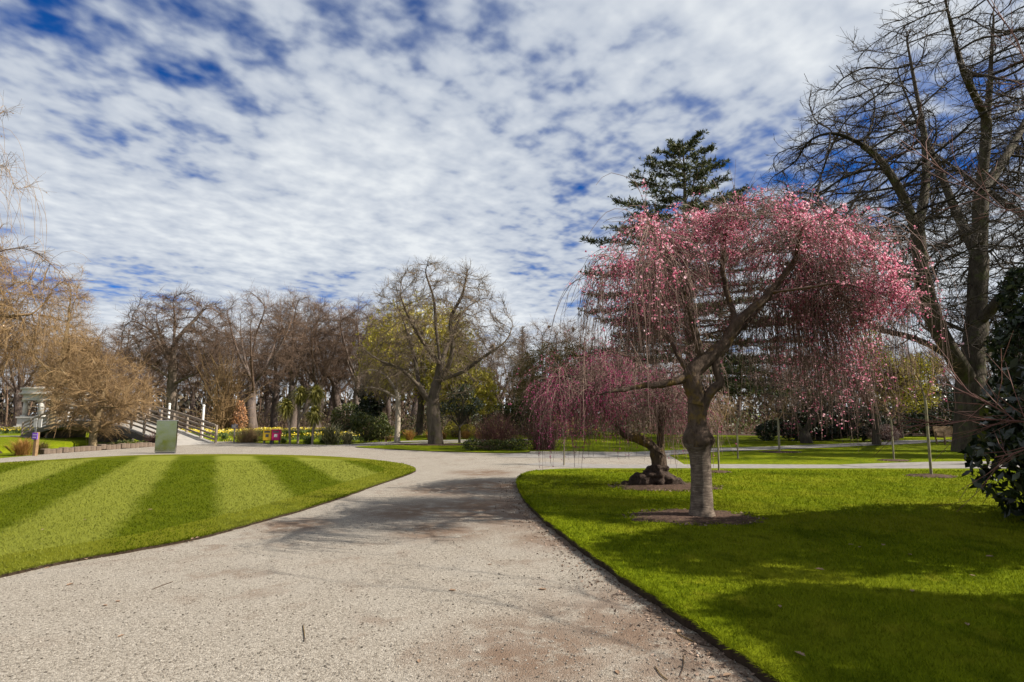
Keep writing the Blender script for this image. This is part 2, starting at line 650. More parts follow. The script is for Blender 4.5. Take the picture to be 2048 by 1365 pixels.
M['magenta'] = plain('magenta_paint', (.46, .008, .11), .4, .06, 4, .4)
M['dark_metal'] = plain('dark_metal', (.07, .07, .07), .5, .1, 6, .4)
M['grey_metal'] = plain('grey_metal', (.35, .35, .36), .45, .1, 6, .5, .05, .6)
k = NT('mirror_steel')
n = k.noise(3, 4)
M['mirror'] = k.done((.42, .44, .40), k.rng(n, .3, .7, .10, .22), k.bump(k.noise(1.2, 2), .015, .01), .5, 1.0)
k = NT('stream_water')
M['water'] = k.done((.012, .014, .010), .08, k.bump(k.noise(3, 3), .15, .02), .5)

# ================================================================== the ground
rs = np.random.RandomState(11)
B0 = np.array([-17.0, 31.0])          # path end of the footbridge
B1 = np.array([-36.0, 44.0])          # far end
BD = (B1 - B0) / np.linalg.norm(B1 - B0)
BC = np.array([-BD[1], BD[0]]) * -1.0  # along the stream
BLEN = float(np.linalg.norm(B1 - B0))


def ground_h(x, y):
    """height of the ground sheet: flat park with the stream's channel"""
    dx, dy = x - B0[0], y - B0[1]
    t = dx * BD[0] + dy * BD[1]
    s = dx * BC[0] + dy * BC[1]
    mid = 5.6 + .9 * np.sin(s * .12)
    half = 4.7
    u = np.clip((half - np.abs(t - mid)) / 2.2, 0, 1)
    lim = np.clip((60 - s) / 8, 0, 1) * np.clip((s + 60) / 8, 0, 1)
    dep = 1.7 * (u * u * (3 - 2 * u)) * lim
    bank = 0.0

    return -.015 - dep + bank


gx = np.r_[-1500, -900, -500, -300, -200, -140, -100, np.arange(-75, -50, 2.5), np.arange(-50, -8, .6), np.arange(-8, 75, 2.5), 100, 140, 200, 300, 500, 900, 1500]
gy = np.r_[-1500, -800, -400, -200, -100, -50, -25, np.arange(-10, 20, 2.5), np.arange(20, 62, .6), np.arange(62, 130, 3), 150, 200, 300, 500, 900, 1500]
XX, YY = np.meshgrid(gx, gy)
ZZ = ground_h(XX, YY)
V = np.stack([XX, YY, ZZ], -1).reshape(-1, 3)
nx, ny = len(gx), len(gy)
ii = (np.arange(ny - 1)[:, None] * nx + np.arange(nx - 1)[None]).ravel()
Q = np.stack([ii, ii + 1, ii + nx + 1, ii + nx], -1)
zc = ZZ[:-1, :-1].ravel()
ground = link('ground', build_mesh('ground', V, Q, mats=[M['lawn'], M['soil']], quad_mi=(zc < -.55).astype(int)), kind='structure')  # dark mud banks, their colour also standing in for shade under the bridge


def sheet(name, poly, z, mat, skirt=0.0, skirt_mat=None, kind='structure', parent=None):
    """flat patch with an optional cut edge going down; poly is an (n,2) outline"""
    poly = np.asarray(poly, float)
    a = 0.5 * np.sum(poly[:, 0] * np.roll(poly[:, 1], -1) - np.roll(poly[:, 0], -1) * poly[:, 1])
    if a < 0:
        poly = poly[::-1]
    n = len(poly)
    tri = geometry.tessellate_polygon([[Vector((p[0], p[1], 0)) for p in poly]])
    V = np.c_[poly, np.full(n, z)]
    T = np.array(tri)
    q = None
    # keep every triangle facing up
    for i, (p, q_, r) in enumerate(T):
        if np.cross(poly[q_] - poly[p], poly[r] - poly[p]) < 0:
            T[i] = (p, r, q_)
    mi_q = None
    if skirt > 0:
        out = poly - 0.0
        V = np.concatenate([V, np.c_[out, np.full(n, z)], np.c_[out, np.full(n, z - skirt)]])
        i = np.arange(n)
        j = (i + 1) % n
        q = np.stack([n + i, 2 * n + i, 2 * n + j, n + j], -1)
        mi_q = np.ones(n, int)
    me = build_mesh(name, V, q, T, mats=[mat, skirt_mat or mat], smooth=False, quad_mi=mi_q)
    return link(name, me, parent, kind=kind)


def smooth_poly(pts, step=.5, jit=0.0, seed=3):
    pts = [np.array(list(p)[:2], float) for p in pts]
    n = len(pts)
    r = np.random.RandomState(seed)
    out = []
    for i in range(n):
        p0, p1, p2, p3 = pts[i - 1], pts[i], pts[(i + 1) % n], pts[(i + 2) % n]
        m = max(1, int(np.linalg.norm(p2 - p1) / step))
        m = min(m, 120)
        for k_ in range(m):
            t = k_ / m
            out.append(.5 * ((2 * p1) + (-p0 + p2) * t + (2 * p0 - 5 * p1 + 4 * p2 - p3) * t * t + (-p0 + 3 * p1 - 3 * p2 + p3) * t ** 3))
    out = np.array(out)
    return out + r.normal(0, jit, out.shape) if jit else out


def gpts(l):
    return [G(*p) for p in l]


# gravel forecourt, one sheet under the raised lawns
gravel_poly = [(-8, -20), (5, -20), (5, 6), (5, 15.2)] + [tuple(G(*p)[:2]) for p in
    [(1330, 905), (1130, 903), (1040, 903), (990, 890), (960, 882), (860, 884), (760, 888), (700, 891), (620, 889.5), (540, 888), (470, 884), (420, 883.5), (375, 885), (330, 890), (300, 894), (200, 900), (90, 909), (0, 917), (-160, 927), (-400, 938)]] + [(-34, 14), (-24, 10), (-14, 3), (-9, -6)]
sheet('gravel_path', gravel_poly, 0.0, M['gravel'])

# mown striped lawn on the left
LZ = .032
left_pts = [G(p[0], p[1], LZ) for p in [(-160, 1185), (0, 1150), (130, 1122), (260, 1100), (400, 1074), (520, 1042), (600, 1020), (690, 992), (760, 967), (812, 950), (832, 940), (822, 932), (790, 925), (720, 917), (620, 911.5), (500, 909), (380, 909), (270, 911), (150, 917), (0, 926), (-200, 940), (-420, 962)]] + [Vector((-22, 11, 0)), Vector((-17, 7.4, 0)), Vector((-10.5, 5.6, 0))]
left_poly = smooth_poly(left_pts, .16, .008)
lawn_l = sheet('striped_lawn', left_poly, LZ, M['lawn_striped'], .06, M['soil'])


def inset(poly, d):
    a = np.roll(poly, -6, 0) - np.roll(poly, 6, 0)
    nrm = norm(np.c_[-a[:, 1], a[:, 0]])
    area = 0.5 * np.sum(poly[:, 0] * np.roll(poly[:, 1], -1) - np.roll(poly[:, 0], -1) * poly[:, 1])
    return poly + nrm * d * (1 if area > 0 else -1)


inner = inset(left_poly, .9)
outer = inset(left_poly, .015)
n = len(left_poly)
i = np.arange(n)
j = (i + 1) % n
Vb = np.concatenate([np.c_[outer, np.full(n, LZ + .004)], np.c_[inner, np.full(n, LZ + .004)]])
Qb = np.stack([i, j, n + j, n + i], -1)
if 0.5 * np.sum(left_poly[:, 0] * np.roll(left_poly[:, 1], -1) - np.roll(left_poly[:, 0], -1) * left_poly[:, 1]) < 0:
    Qb = Qb[:, ::-1]
link('mown_border', build_mesh('mown_border', Vb, Qb, mat=M['lawn_border'], smooth=False), lawn_l)

# lawn under the cherry
RZ = .075
right_pts = [Vector((1.55, 2.2, 0)), G(1560, 1365, RZ), G(1455, 1290, RZ), G(1330, 1205, RZ), G(1215, 1130, RZ), G(1120, 1060, RZ), G(1060, 1010, RZ), G(1036, 972, RZ), G(1040, 952, RZ), G(1070, 942, RZ), G(1130, 937.5, RZ), G(1300, 937, RZ), G(1600, 937, RZ), G(1960, 937.5, RZ), G(2300, 940, RZ), Vector((26, 15.5, 0)), Vector((30, 8, 0)), Vector((30, -12, 0)), Vector((2.4, -12, 0)), Vector((1.7, -4, 0))]
right_poly = smooth_poly(right_pts, .14, .012)
sheet('cherry_lawn', right_poly, RZ, M['lawn'], .1, M['soil'])

# island lawn under the big bare tree
isl_pts = [G(p[0], p[1], .03) for p in [(712, 893.5), (760, 897), (850, 901.5), (960, 905), (1030, 905.5), (1060, 902), (1010, 890), (965, 884.5), (900, 887), (800, 890)]]
isl_poly = smooth_poly(isl_pts, .3, .01)
sheet('island_lawn', isl_poly, .03, M['lawn'], .05, M['soil'])


def strip(name, line, width, z, mat):
    c = catmull([Vector((p[0], p[1], 0)) for p in line], .8)[:, :2]
    t = norm(np.gradient(c, axis=0))
    nn = np.c_[-t[:, 1], t[:, 0]] * width / 2
    nn = nn * (1 + .06 * np.sin(np.arange(len(c)) * .9))[:, None]
    n_ = len(c)
    V = np.concatenate([np.c_[c + nn, np.full(n_, z)], np.c_[c - nn, np.full(n_, z)]])
    i = np.arange(n_ - 1)
    return link(name, build_mesh(name, V, np.stack([n_ + i, n_ + i + 1, i + 1, i], -1), mat=mat, smooth=False), kind='structure')


strip('cross_path', [G(1070, 927), G(1200, 933), G(1400, 933), G(1700, 933.5), G(1960, 933.5), G(2300, 936), (30, 17)], 1.35, .006, M['path'])
strip('garden_path', [G(1010, 911), G(1130, 913), G(1290, 908), G(1440, 900), G(1560, 896), G(1680, 891), G(1800, 886), G(1900, 882), (40, 33), (52, 33)], 1.9, .010, M['path'])
strip('side_path', [G(1700, 933), G(1850, 928), G(1960, 926), (22, 19.6), (30, 20.5)], .9, .014, M['path'])
strip('riverside_path', [G(690, 892), G(800, 884), G(960, 880.5), (-1.5, 36), (3, 38)], 1.3, .008, M['path'])
strip('far_path', [(-70, 44), (-45, 41.5), G(40, 873), (-33.5, 41.2), (-36, 45)], 1.7, .012, M['path'])

# leaf litter under the woods
lit = smooth_poly([(-90, 58), (-60, 55), (-42, 58), (-30, 56), (-18, 58), (-6, 60), (2, 55), (7, 58), (14, 47), (22, 44), (30, 45), (44, 41), (70, 40), (130, 60), (130, 140), (-130, 140), (-130, 70)], 2.5, .3)
lit_me = sheet('woodland_floor', lit, .004, M['litter'])


def mulch(name, c, rx, ry, z, seed):
    r = np.random.RandomState(seed)
    a = np.linspace(0, 2 * math.pi, 64, endpoint=False)
    w_ = 1 + .09 * np.sin(3 * a + seed) + .06 * np.sin(7 * a + 2 * seed) + .04 * np.sin(13 * a + seed) + r.normal(0, .035, 64)
    rings, T = [], []
    for f_, h in ((1.0, .004), (.9, .022), (.6, .035), (.25, .045)):
        rings.append(np.c_[c[0] + rx * f_ * w_ * np.cos(a), c[1] + ry * f_ * w_ * np.sin(a), np.full(64, z + h) + r.normal(0, .004, 64) * (f_ < 1)])
    V = np.concatenate(rings + [np.array([[c[0], c[1], z + .05]])])
    k_ = np.arange(64)
    k2 = (k_ + 1) % 64
    Qs = np.concatenate([np.stack([m * 64 + k_, m * 64 + k2, (m + 1) * 64 + k2, (m + 1) * 64 + k_], -1) for m in range(3)])
    T = np.stack([3 * 64 + k_, 3 * 64 + k2, np.full(64, 256)], -1)
    o = link(name, build_mesh(name, V, Qs, T, mat=M['litter']), kind='structure')
    # loose chips
    m = int(900 * rx * ry)
    rr, aa = np.sqrt(r.uniform(0, 1.35, m)), r.uniform(0, 6.283, m)
    P = np.c_[c[0] + rx * rr * np.cos(aa), c[1] + ry * rr * np.sin(aa), z + .012 + .03 * np.clip(1 - rr, 0, 1)]
    d = norm(r.normal(0, 1, (m, 3)) * [1, 1, .35])
    e = norm(np.cross(d, r.normal(0, 1, (m, 3))))
    l_ = r.uniform(.012, .04, m)[:, None]
    Vc = np.stack([P + d * l_, P + e * l_ * .45, P - d * l_, P - e * l_ * .45], 1).reshape(-1, 3)
    ch = link('bark_chips', build_mesh('bark_chips', Vc, np.arange(4 * m).reshape(-1, 4), mat=M['chips'], smooth=False), o, kind='stuff')
    return o


M['chips'] = leafmat('bark_chip', [(0, (.045, .028, .02)), (.6, (.13, .085, .06)), (1, (.30, .22, .17))], .05, .9)

# ------------------------------------------------------------------ grass blades (short mown turf)
def blades(name, poly, z, mat, ymax, dens0, seed, hmul=1.0, xr=None):
    r = np.random.RandomState(seed)
    out = []
    lo, hi = poly.min(0), poly.max(0)
    y0 = max(lo[1], 2.6)
    # bands of depth, thinner with distance, blades wider
    ys = [y0]
    while ys[-1] < ymax:
        ys.append(ys[-1] * 1.18)
    Vs = []
    for a, b in zip(ys[:-1], ys[1:]):
        yc = (a + b) / 2
        x0, x1 = max(lo[0], -b * .95), min(hi[0], b * .95)
        if x1 <= x0:
            continue
        dens = dens0 * (3.6 / max(yc, 3.6)) ** 1.75
        m = int((x1 - x0) * (b - a) * dens)
        p = np.c_[r.uniform(x0, x1, m), r.uniform(a, b, m)]
        p = p[inside(poly, p)]
        if len(p) == 0:
            continue
        sc = (yc / 3.6) ** .75
        m = len(p)
        h = r.uniform(.014, .036, m) * hmul * (1 + .12 * sc)
        wd = r.uniform(.0022, .0042, m) * sc
        an = r.uniform(0, 6.283, m)
        lean = r.normal(0, .55, (m, 2)) * h[:, None]
        base = np.c_[p, np.full(m, z - .004)]
        dx = np.c_[np.cos(an), np.sin(an), np.zeros(m)] * wd[:, None]
        tip = base + np.c_[lean, h]
        Vs.append(np.stack([base - dx, base + dx, tip], 1).reshape(-1, 3))
    V = np.concatenate(Vs)
    o = link(name, build_mesh(name, V, None, np.arange(len(V)).reshape(-1, 3), mat=mat, smooth=False), kind='stuff')
    return o


tag(blades('lawn_grass', right_poly, RZ, M['lawn_blades'], 16, 5200, 5, 1.15), 'short green grass blades of the lawn under the pink cherry', 'grass')
tag(blades('striped_grass', left_poly, LZ + .003, M['striped_blades'], 17, 4200, 6, .9), 'short grass blades of the striped mown lawn', 'grass')

# overhanging tufts along the cut edges
def edge_tufts(name, poly, z, mat, per_m, seed, label, ymax=16):
    r = np.random.RandomState(seed)
    a, b = poly, np.roll(poly, -1, 0)
    keep = (a[:, 1] > 2.4) & (a[:, 1] < ymax) & (np.abs(a[:, 0]) < a[:, 1] * .98)
    a, b = a[keep], b[keep]
    ln = np.linalg.norm(b - a, axis=1)
    m = np.maximum(1, (ln * per_m * np.clip(5 / a[:, 1], .35, 1)).astype(int))
    idx = np.repeat(np.arange(len(a)), m)
    t = r.uniform(0, 1, len(idx))
    p = a[idx] + (b - a)[idx] * t[:, None]
    area = 0.5 * np.sum(poly[:, 0] * np.roll(poly[:, 1], -1) - np.roll(poly[:, 0], -1) * poly[:, 1])
    nrm = norm((b - a)[idx])
    outw = np.c_[nrm[:, 1], -nrm[:, 0]] * (1 if area > 0 else -1)
    n_ = len(p)
    p = p - outw * np.abs(r.normal(0, .03, n_))[:, None]
    h = r.uniform(.02, .05, n_)
    sc = np.clip(p[:, 1] / 4, 1, 3)
    tip = np.c_[p + outw * r.uniform(-.01, .05, n_)[:, None] + r.normal(0, .015, (n_, 2)), z + h * r.uniform(-.2, 1, n_)]
    an = r.uniform(0, 6.283, n_)
    dx = np.c_[np.cos(an), np.sin(an), np.zeros(n_)] * (r.uniform(.002, .004, n_) * sc)[:, None]
    base = np.c_[p, np.full(n_, z - .004)]
    V = np.stack([base - dx, base + dx, tip], 1).reshape(-1, 3)
    tag(link(name, build_mesh(name, V, None, np.arange(len(V)).reshape(-1, 3), mat=mat, smooth=False), kind='stuff'), label, 'grass')


edge_tufts('edge_grass', right_poly, RZ, M['lawn_blades'], 1500, 8, 'ragged grass hanging over the cut edge of the cherry lawn')
edge_tufts('edge_grass', left_poly, LZ, M['striped_blades'], 900, 9, 'ragged grass along the edge of the striped lawn')

# ------------------------------------------------------------------ loose gravel
def stones(name, m, ylo, yhi, smin, smax, seed):
    r = np.random.RandomState(seed)
    y = ylo * (yhi / ylo) ** r.uniform(0, 1, m) ** 1.15
    x = r.uniform(-.95, .95, m) * y
    p = np.c_[x, y]
    ok = ~inside(right_poly, p) & ~inside(left_poly, p)
    p = p[ok]
    m = len(p)
    s = smin + (smax - smin) * r.uniform(0, 1, m) ** 3
    base = np.array([[1, 0, 0], [-1, 0, 0], [0, 1, 0], [0, -1, 0], [0, 0, 1], [0, 0, -1]], float)
    v = base[None] * (s[:, None, None] * r.uniform(.55, 1.25, (m, 6, 1)))
    a = r.uniform(0, 6.283, m)
    c, sn = np.cos(a), np.sin(a)
    X = v[..., 0] * c[:, None] - v[..., 1] * sn[:, None]
    Y = v[..., 0] * sn[:, None] + v[..., 1] * c[:, None]
    Z = v[..., 2] * .6 + s[:, None] * .25
    V = np.stack([X + p[:, :1], Y + p[:, 1:], Z], -1).reshape(-1, 3)
    f = np.array([[0, 2, 4], [2, 1, 4], [1, 3, 4], [3, 0, 4]])
    T = (np.arange(m)[:, None, None] * 6 + f[None]).reshape(-1, 3)
    return link(name, build_mesh(name, V, None, T, mat=M['stone_bits'], smooth=False), kind='stuff')


tag(stones('gravel_stones', 42000, 2.9, 13, .0025, .013, 21), 'loose pale gravel stones scattered over the path', 'gravel')

# ================================================================== tree growing
def ellipsoid_pts(rng, m, c, rad, shell=.0, zmin=None):
    d = norm(rng.normal(0, 1, (m, 3)))
    u = (shell ** 3 + (1 - shell ** 3) * rng.uniform(0, 1, m)) ** (1 / 3)
    p = np.array(list(c)) + d * u[:, None] * np.array(rad)
    if zmin is not None:
        p = p[p[:, 2] > zmin]
    return p


def colonize(rng, A, skel, D, dk, di, trop=(0, 0, .08), jit=.2, maxit=260, maxn=7000):
    """space colonisation from hand-laid limbs: returns node positions and parents"""
    pos, par = [], []
    for line in skel:
        c = catmull(line, D)
        if pos:
            dd = np.linalg.norm(np.array(pos) - c[0], axis=1)
            p = int(np.argmin(dd))
            pts = c[1:]
        else:
            pos.append(c[0])
            par.append(-1)
            p = 0
            pts = c[1:]
        for q in pts:
            pos.append(q)
            par.append(p)
            p = len(pos) - 1
    pos = np.array(pos)
    par = list(par)
    nch = np.zeros(len(pos), int)
    for p in par:
        if p >= 0:
            nch[p] += 1
    nd = np.full(len(A), 1e9)
    ni = np.zeros(len(A), int)
    new = np.arange(len(pos))
    alive = np.ones(len(A), bool)
    trop = np.array(trop)
    for it in range(maxit):
        al = np.where(alive)[0]
        if len(al) == 0:
            break
        for s in range(0, len(new), 256):
            nw = new[s:s + 256]
            d2 = ((A[al][:, None, :] - pos[nw][None]) ** 2).sum(-1)
            b = d2.argmin(1)
            dm = np.sqrt(d2[np.arange(len(al)), b])
            u = dm < nd[al]
            nd[al[u]] = dm[u]
            ni[al[u]] = nw[b[u]]
        alive &= nd > dk
        act = np.where(alive & (nd < di))[0]
        if len(act) == 0:
            break
        acc = np.zeros((len(pos), 3))
        np.add.at(acc, ni[act], norm(A[act] - pos[ni[act]]))
        g = np.unique(ni[act])
        g = g[nch[g] < 3]
        if len(g) == 0 or len(pos) > maxn:
            break
        d = norm(norm(acc[g]) + trop + rng.normal(0, jit, (len(g), 3)))
        q = pos[g] + D * d
        nch[g] += 1
        new = np.arange(len(pos), len(pos) + len(g))
        pos = np.concatenate([pos, q])
        par += list(g)
        nch = np.concatenate([nch, np.zeros(len(g), int)])
    return pos, np.array(par)


def radii(par, tip, base):
    n = len(par)
    ch = np.zeros(n, int)
    for p in par:
        if p >= 0:
            ch[p] += 1
    ntip = max(2, int((ch == 0).sum()))
    e = math.log(ntip) / math.log(base / tip)
    acc = np.zeros(n)
    r = np.zeros(n)
    # children may come before late parents only in skeleton order; process by depth
    dep = np.zeros(n, int)
    for i in range(n):
        if par[i] >= 0:
            dep[i] = dep[par[i]] + 1
    for i in np.argsort(-dep, kind='stable'):
        r[i] = tip if ch[i] == 0 else acc[i] ** (1 / e)
        if par[i] >= 0:
            acc[par[i]] += r[i] ** e
    return r


def chains(pos, par, r):
    n = len(par)
    kids = [[] for _ in range(n)]
    for i, p in enumerate(par):
        if p >= 0:
            kids[p].append(i)
    out = []
    stack = [(None, 0)]
    while stack:
        s, i = stack.pop()
        c = [i] if s is None else [s, i]
        while kids[i]:
            ks = sorted(kids[i], key=lambda a: -r[a])
            for a in ks[1:]:
                stack.append((i, a))
            i = ks[0]
            c.append(i)
        out.append(c)
    return out


def relax(pos, chs, it=2):
    for _ in range(it):
        q = pos.copy()
        for c in chs:
            if len(c) > 2:
                a = np.array(c)
                q[a[1:-1]] = .5 * pos[a[1:-1]] + .25 * (pos[a[:-2]] + pos[a[2:]])
        pos = q
    return pos


def grow(rng, base, dirs, Ls, npts, r0, r1, wander, trop):
    """many short twigs at once -> P (n,npts,3), R (n,npts)"""
    n = len(base)
    P = np.zeros((n, npts, 3))
    P[:, 0] = base
    d = norm(dirs)
    st = (Ls / (npts - 1))[:, None]
    trop = np.array(trop)
    for k_ in range(1, npts):
        P[:, k_] = P[:, k_ - 1] + d * st
        d = norm(d + rng.normal(0, wander, (n, 3)) + trop)
    R = np.linspace(1, 0, npts)[None] * (np.asarray(r0) - r1).reshape(-1, 1) + r1
    return P, np.broadcast_to(R, (n, npts)).copy()


def flat(P, R, off=0):
    n, m = P.shape[:2]
    return P.reshape(-1, 3), R.reshape(-1), np.repeat(np.arange(n) + off, m)


def tree_meshes(name, seed, skel, env, natt, D, base_r, tip_r, n_twig, twig_len, mb, mt, dk=1.6, di=9.0, trop=(0, 0, .1), jit=.22,
                n_limb=0, flare=1.35, twig_trop=(0, 0, .06), sub=2, wander=.16, shell=.25, twig_thick=1.0, maxn=7000, thick_cut=None):
    """returns list of (part name, mesh): trunk, limbs, crown; plus node data for leaves"""
    rng = np.random.RandomState(seed)
    A = np.concatenate([ellipsoid_pts(rng, max(3, int(natt * wt)), c, rd, shell) for c, rd, wt in env])
    A = A[A[:, 2] > .8]
    pos, par = colonize(rng, A, skel, D, dk * D, di * D, trop, jit, maxn=maxn)
    r = radii(par, tip_r, base_r)
    chs = chains(pos, par, r)
    pos = relax(pos, chs, 2)
    cut = thick_cut or max(base_r * .22, tip_r * 3)
    parts, thin = [], []
    limbs = []
    for ci, c in enumerate(chs):
        a = np.array(c)
        P, rr = pos[a], r[a].copy()
        if ci and len(a) > 1:
            rr[0] = min(rr[0], rr[1] * 1.25)
        if ci == 0:
            k_ = np.where(rr > cut)[0]
            e = min(len(a), (k_[-1] if len(k_) else 1) + 2)
            h = P[:e, 2] - P[0, 2]
            rt = rr[:e] * (1 + (flare - 1) * np.exp(-h / (base_r * 1.6)))
            P0 = P[:e].copy()
            P0[0, 2] -= .15
            parts.append(('trunk', tubes(P0, rt, np.zeros(e, int), 14, .05, rng)))
            if e < len(a):
                thin.append((P[e - 1:], rr[e - 1:]))
        elif rr[min(1, len(rr) - 1)] > cut:
            k_ = np.where(rr > cut)[0]
            e = min(len(a), k_[-1] + 2)
            limbs.append((rr[1], tubes(P[:e], rr[:e], np.zeros(e, int), 9, .05, rng)))
            if e < len(a):
                thin.append((P[e - 1:], rr[e - 1:]))
        else:
            thin.append((P, rr))
    limbs.sort(key=lambda t: -t[0])
    meshes = [('trunk', build_mesh(name + '_trunk', *parts[0][1], mat=mb))]
    geo = []
    for q, (_, m) in enumerate(limbs):
        if q < n_limb:
            meshes.append(('limb', build_mesh(name + '_limb', *m, mat=mb)))
        else:
            geo.append(m)
    P = np.concatenate([t[0] for t in thin])
    Rr = np.concatenate([t[1] for t in thin])
    C = np.repeat(np.arange(len(thin)), [len(t[0]) for t in thin])
    geo.append(tubes(P, Rr, C, 4 if base_r > .55 else 3))
    # twigs
    small = np.where((r < tip_r * 2.6) & (par >= 0))[0]
    tw_tips = None
    if n_twig and len(small):
        pick = rng.choice(small, n_twig)
        pd = norm(pos[pick] - pos[par[pick]])
        f = rng.uniform(0, 1, (n_twig, 1))
        b = pos[par[pick]] * (1 - f) + pos[pick] * f
        d = pd * .8 + rng.normal(0, .55, (n_twig, 3))
        Ls = twig_len * rng.uniform(.5, 1.3, n_twig)
        P1, R1 = grow(rng, b, d, Ls, 3, tip_r * .75 * twig_thick, tip_r * .35 * twig_thick, wander, twig_trop)
        geo.append(tubes(*flat(P1, R1), 3))
        tw_tips = P1[:, -1]
        for s in range(sub):
            f2 = rng.uniform(.25, .95, (n_twig, 1))
            sg = rng.randint(0, 2, n_twig)
            a0, a1 = P1[np.arange(n_twig), sg], P1[np.arange(n_twig), sg + 1]
            b = a0 * (1 - f2) + a1 * f2
            d = norm(a1 - a0) + rng.normal(0, .5, (n_twig, 3))
            P2, R2 = grow(rng, b, d, Ls * rng.uniform(.3, .6, n_twig), 2, tip_r * .5 * twig_thick, tip_r * .3 * twig_thick, wander, twig_trop)
            geo.append(tubes(*flat(P2, R2), 3))
    meshes.append(('crown', build_mesh(name + '_crown', *join(geo), mat=mt)))
    return meshes, pos, par, r, tw_tips


def plant(name, meshes, label, loc, rz=0.0, sc=1.0, group=None, cat='tree', kinds=('crown',)):
    t = thing(name, label, cat, loc, rz, group)
    t.scale = (sc, sc, sc) if np.isscalar(sc) else sc
    for nm, me in meshes:
        o = link(nm, me, t)
        if nm in kinds:
            o['kind'] = 'stuff'
    return t


def quads_at(P, D, E, l, wd):
    """diamond faces: centre P, long axis D, short axis E"""
    l, wd = l[:, None], wd[:, None]
    V = np.stack([P - D * l, P + E * wd, P + D * l, P - E * wd], 1).reshape(-1, 3)
    return V, np.arange(len(V)).reshape(-1, 4)


def leaf_cloud(rng, P, lmin, lmax, aspect=.5, up=0.0, droop=0.0):
    m = len(P)
    D = norm(rng.normal(0, 1, (m, 3)) + [0, 0, up - droop])
    E = norm(np.cross(D, rng.normal(0, 1, (m, 3))))
    l = rng.uniform(lmin, lmax, m)
    return quads_at(P, D, E, l, l * aspect)


def flowers(rng, P, smin, smax):
    """four-petal cups"""
    m = len(P)
    Nn = norm(rng.normal(0, 1, (m, 3)) + [0, 0, -.25])
    U = norm(np.cross(Nn, rng.normal(0, 1, (m, 3))))
    W = np.cross(Nn, U)
    s = rng.uniform(smin, smax, m)
    a = np.arange(4) * 2 * math.pi / 4
    rim = P[:, None] + s[:, None, None] * (np.cos(a)[None, :, None] * U[:, None] + np.sin(a)[None, :, None] * W[:, None]) + (Nn * s[:, None] * .5)[:, None]
    V = np.concatenate([P[:, None], rim], 1).reshape(-1, 3)
    f = np.array([[0, 1, 2], [0, 2, 3], [0, 3, 4], [0, 4, 1]])
    T = (np.arange(m)[:, None, None] * 5 + f[None]).reshape(-1, 3)
    return V, T


def weeping(rng, base, dirs, L, step, fall, wander, npmax=22):
    """strands that leave a branch and bend down under their own weight; L = length of each"""
    n = len(base)
    P = np.zeros((n, npmax, 3))
    P[:, 0] = base
    d = norm(dirs)
    st = (L / (npmax - 1))[:, None]
    drift = rng.normal(0, .035, (n, 3)) * [1, 1, 0]
    fl = fall * rng.uniform(.7, 1.4, (n, 1)) * (st / .12)
    for k_ in range(1, npmax):
        P[:, k_] = P[:, k_ - 1] + d * st
        d = norm(d + np.array([0, 0, -1]) * fl + drift + rng.normal(0, wander, (n, 3)))
    return P

# ================================================================== the pink weeping cherry
rng = np.random.RandomState(42)
cb = G(1404, 1036, RZ)
CY = cb.y


def cp(px, py, dy=0.0):
    p = At(px, py, CY + dy)
    return (p.x, p.y, p.z)


mulch('mulch_ring', (cb.x - .1, cb.y + .05), .92, .62, RZ, 4)
limb_lines = [
    [cp(1393, 812), cp(1391, 780, -.02), cp(1377, 752, -.05)],
    [cp(1377, 752, -.05), cp(1335, 768, -.15), cp(1285, 772, -.2), cp(1235, 782, -.3), cp(1195, 790, -.4)],
    [cp(1377, 752, -.05), cp(1405, 722, 0), cp(1445, 697, .05), cp(1475, 645, .1), cp(1540, 585, .2), cp(1592, 520, .3), cp(1640, 462, .4), cp(1710, 445, .5), cp(1770, 480, .7)],
    [cp(1405, 722, 0), cp(1382, 640, -.15), cp(1355, 560, -.4), cp(1330, 480, -.6), cp(1290, 440, -.8)],
    [cp(1475, 645, .1), cp(1455, 590, .3), cp(1445, 520, .3), cp(1455, 440, -.1), cp(1475, 405, -.4)],
    [cp(1540, 585, .2), cp(1620, 575, -.2), cp(1690, 565, -.5), cp(1745, 590, -.8)],
    [cp(1592, 520, .3), cp(1570, 450, .9), cp(1545, 405, 1.2)],
    [cp(1377, 752, -.05), cp(1330, 660, .7), cp(1270, 560, 1.2), cp(1235, 500, 1.4)],
    [cp(1445, 697, .05), cp(1480, 660, 1.0), cp(1540, 600, 1.7), cp(1600, 560, 2.1)],
    [cp(1355, 560, -.4), cp(1330, 520, -1.0), cp(1310, 470, -1.7), cp(1300, 455, -2.1)],
    [cp(1592, 520, .3), cp(1600, 470, -.7), cp(1620, 440, -1.5), cp(1650, 440, -2.0)],
    [cp(1355, 560, -.4), cp(1300, 540, -.9), cp(1240, 530, -1.2), cp(1205, 560, -1.4)],
]
skel = limb_lines
cx0 = At(1500, 560, CY)
env_pts = []
q = ellipsoid_pts(rng, 5000, (cx0.x - .05, CY, 2.6), (2.3, 2.2, 2.42), .70)
q = q[q[:, 2] > 3.0]
q[:, 0] = np.where(q[:, 0] < cx0.x, cx0.x + (q[:, 0] - cx0.x) * .86, q[:, 0])
# flattish crown: limit the height away from the middle, keep ragged
q = q[~((q[:, 1] < CY - .5) & (q[:, 2] < 4.25) & (np.abs(q[:, 0] - cx0.x) < 1.5))]
A = q[rng.permutation(len(q))[:760]]
pos, par = colonize(rng, A, skel, .13, .24, 2.4, (0, 0, .05), .28, maxn=4200)
r = radii(par, .0042, .145)
chs = chains(pos, par, r)
pos = relax(pos, chs, 2)
cherry = thing('weeping_cherry', 'weeping cherry tree with pink blossom and stout banded trunk on the lawn', 'tree', cb)
loc = np.array(cb)
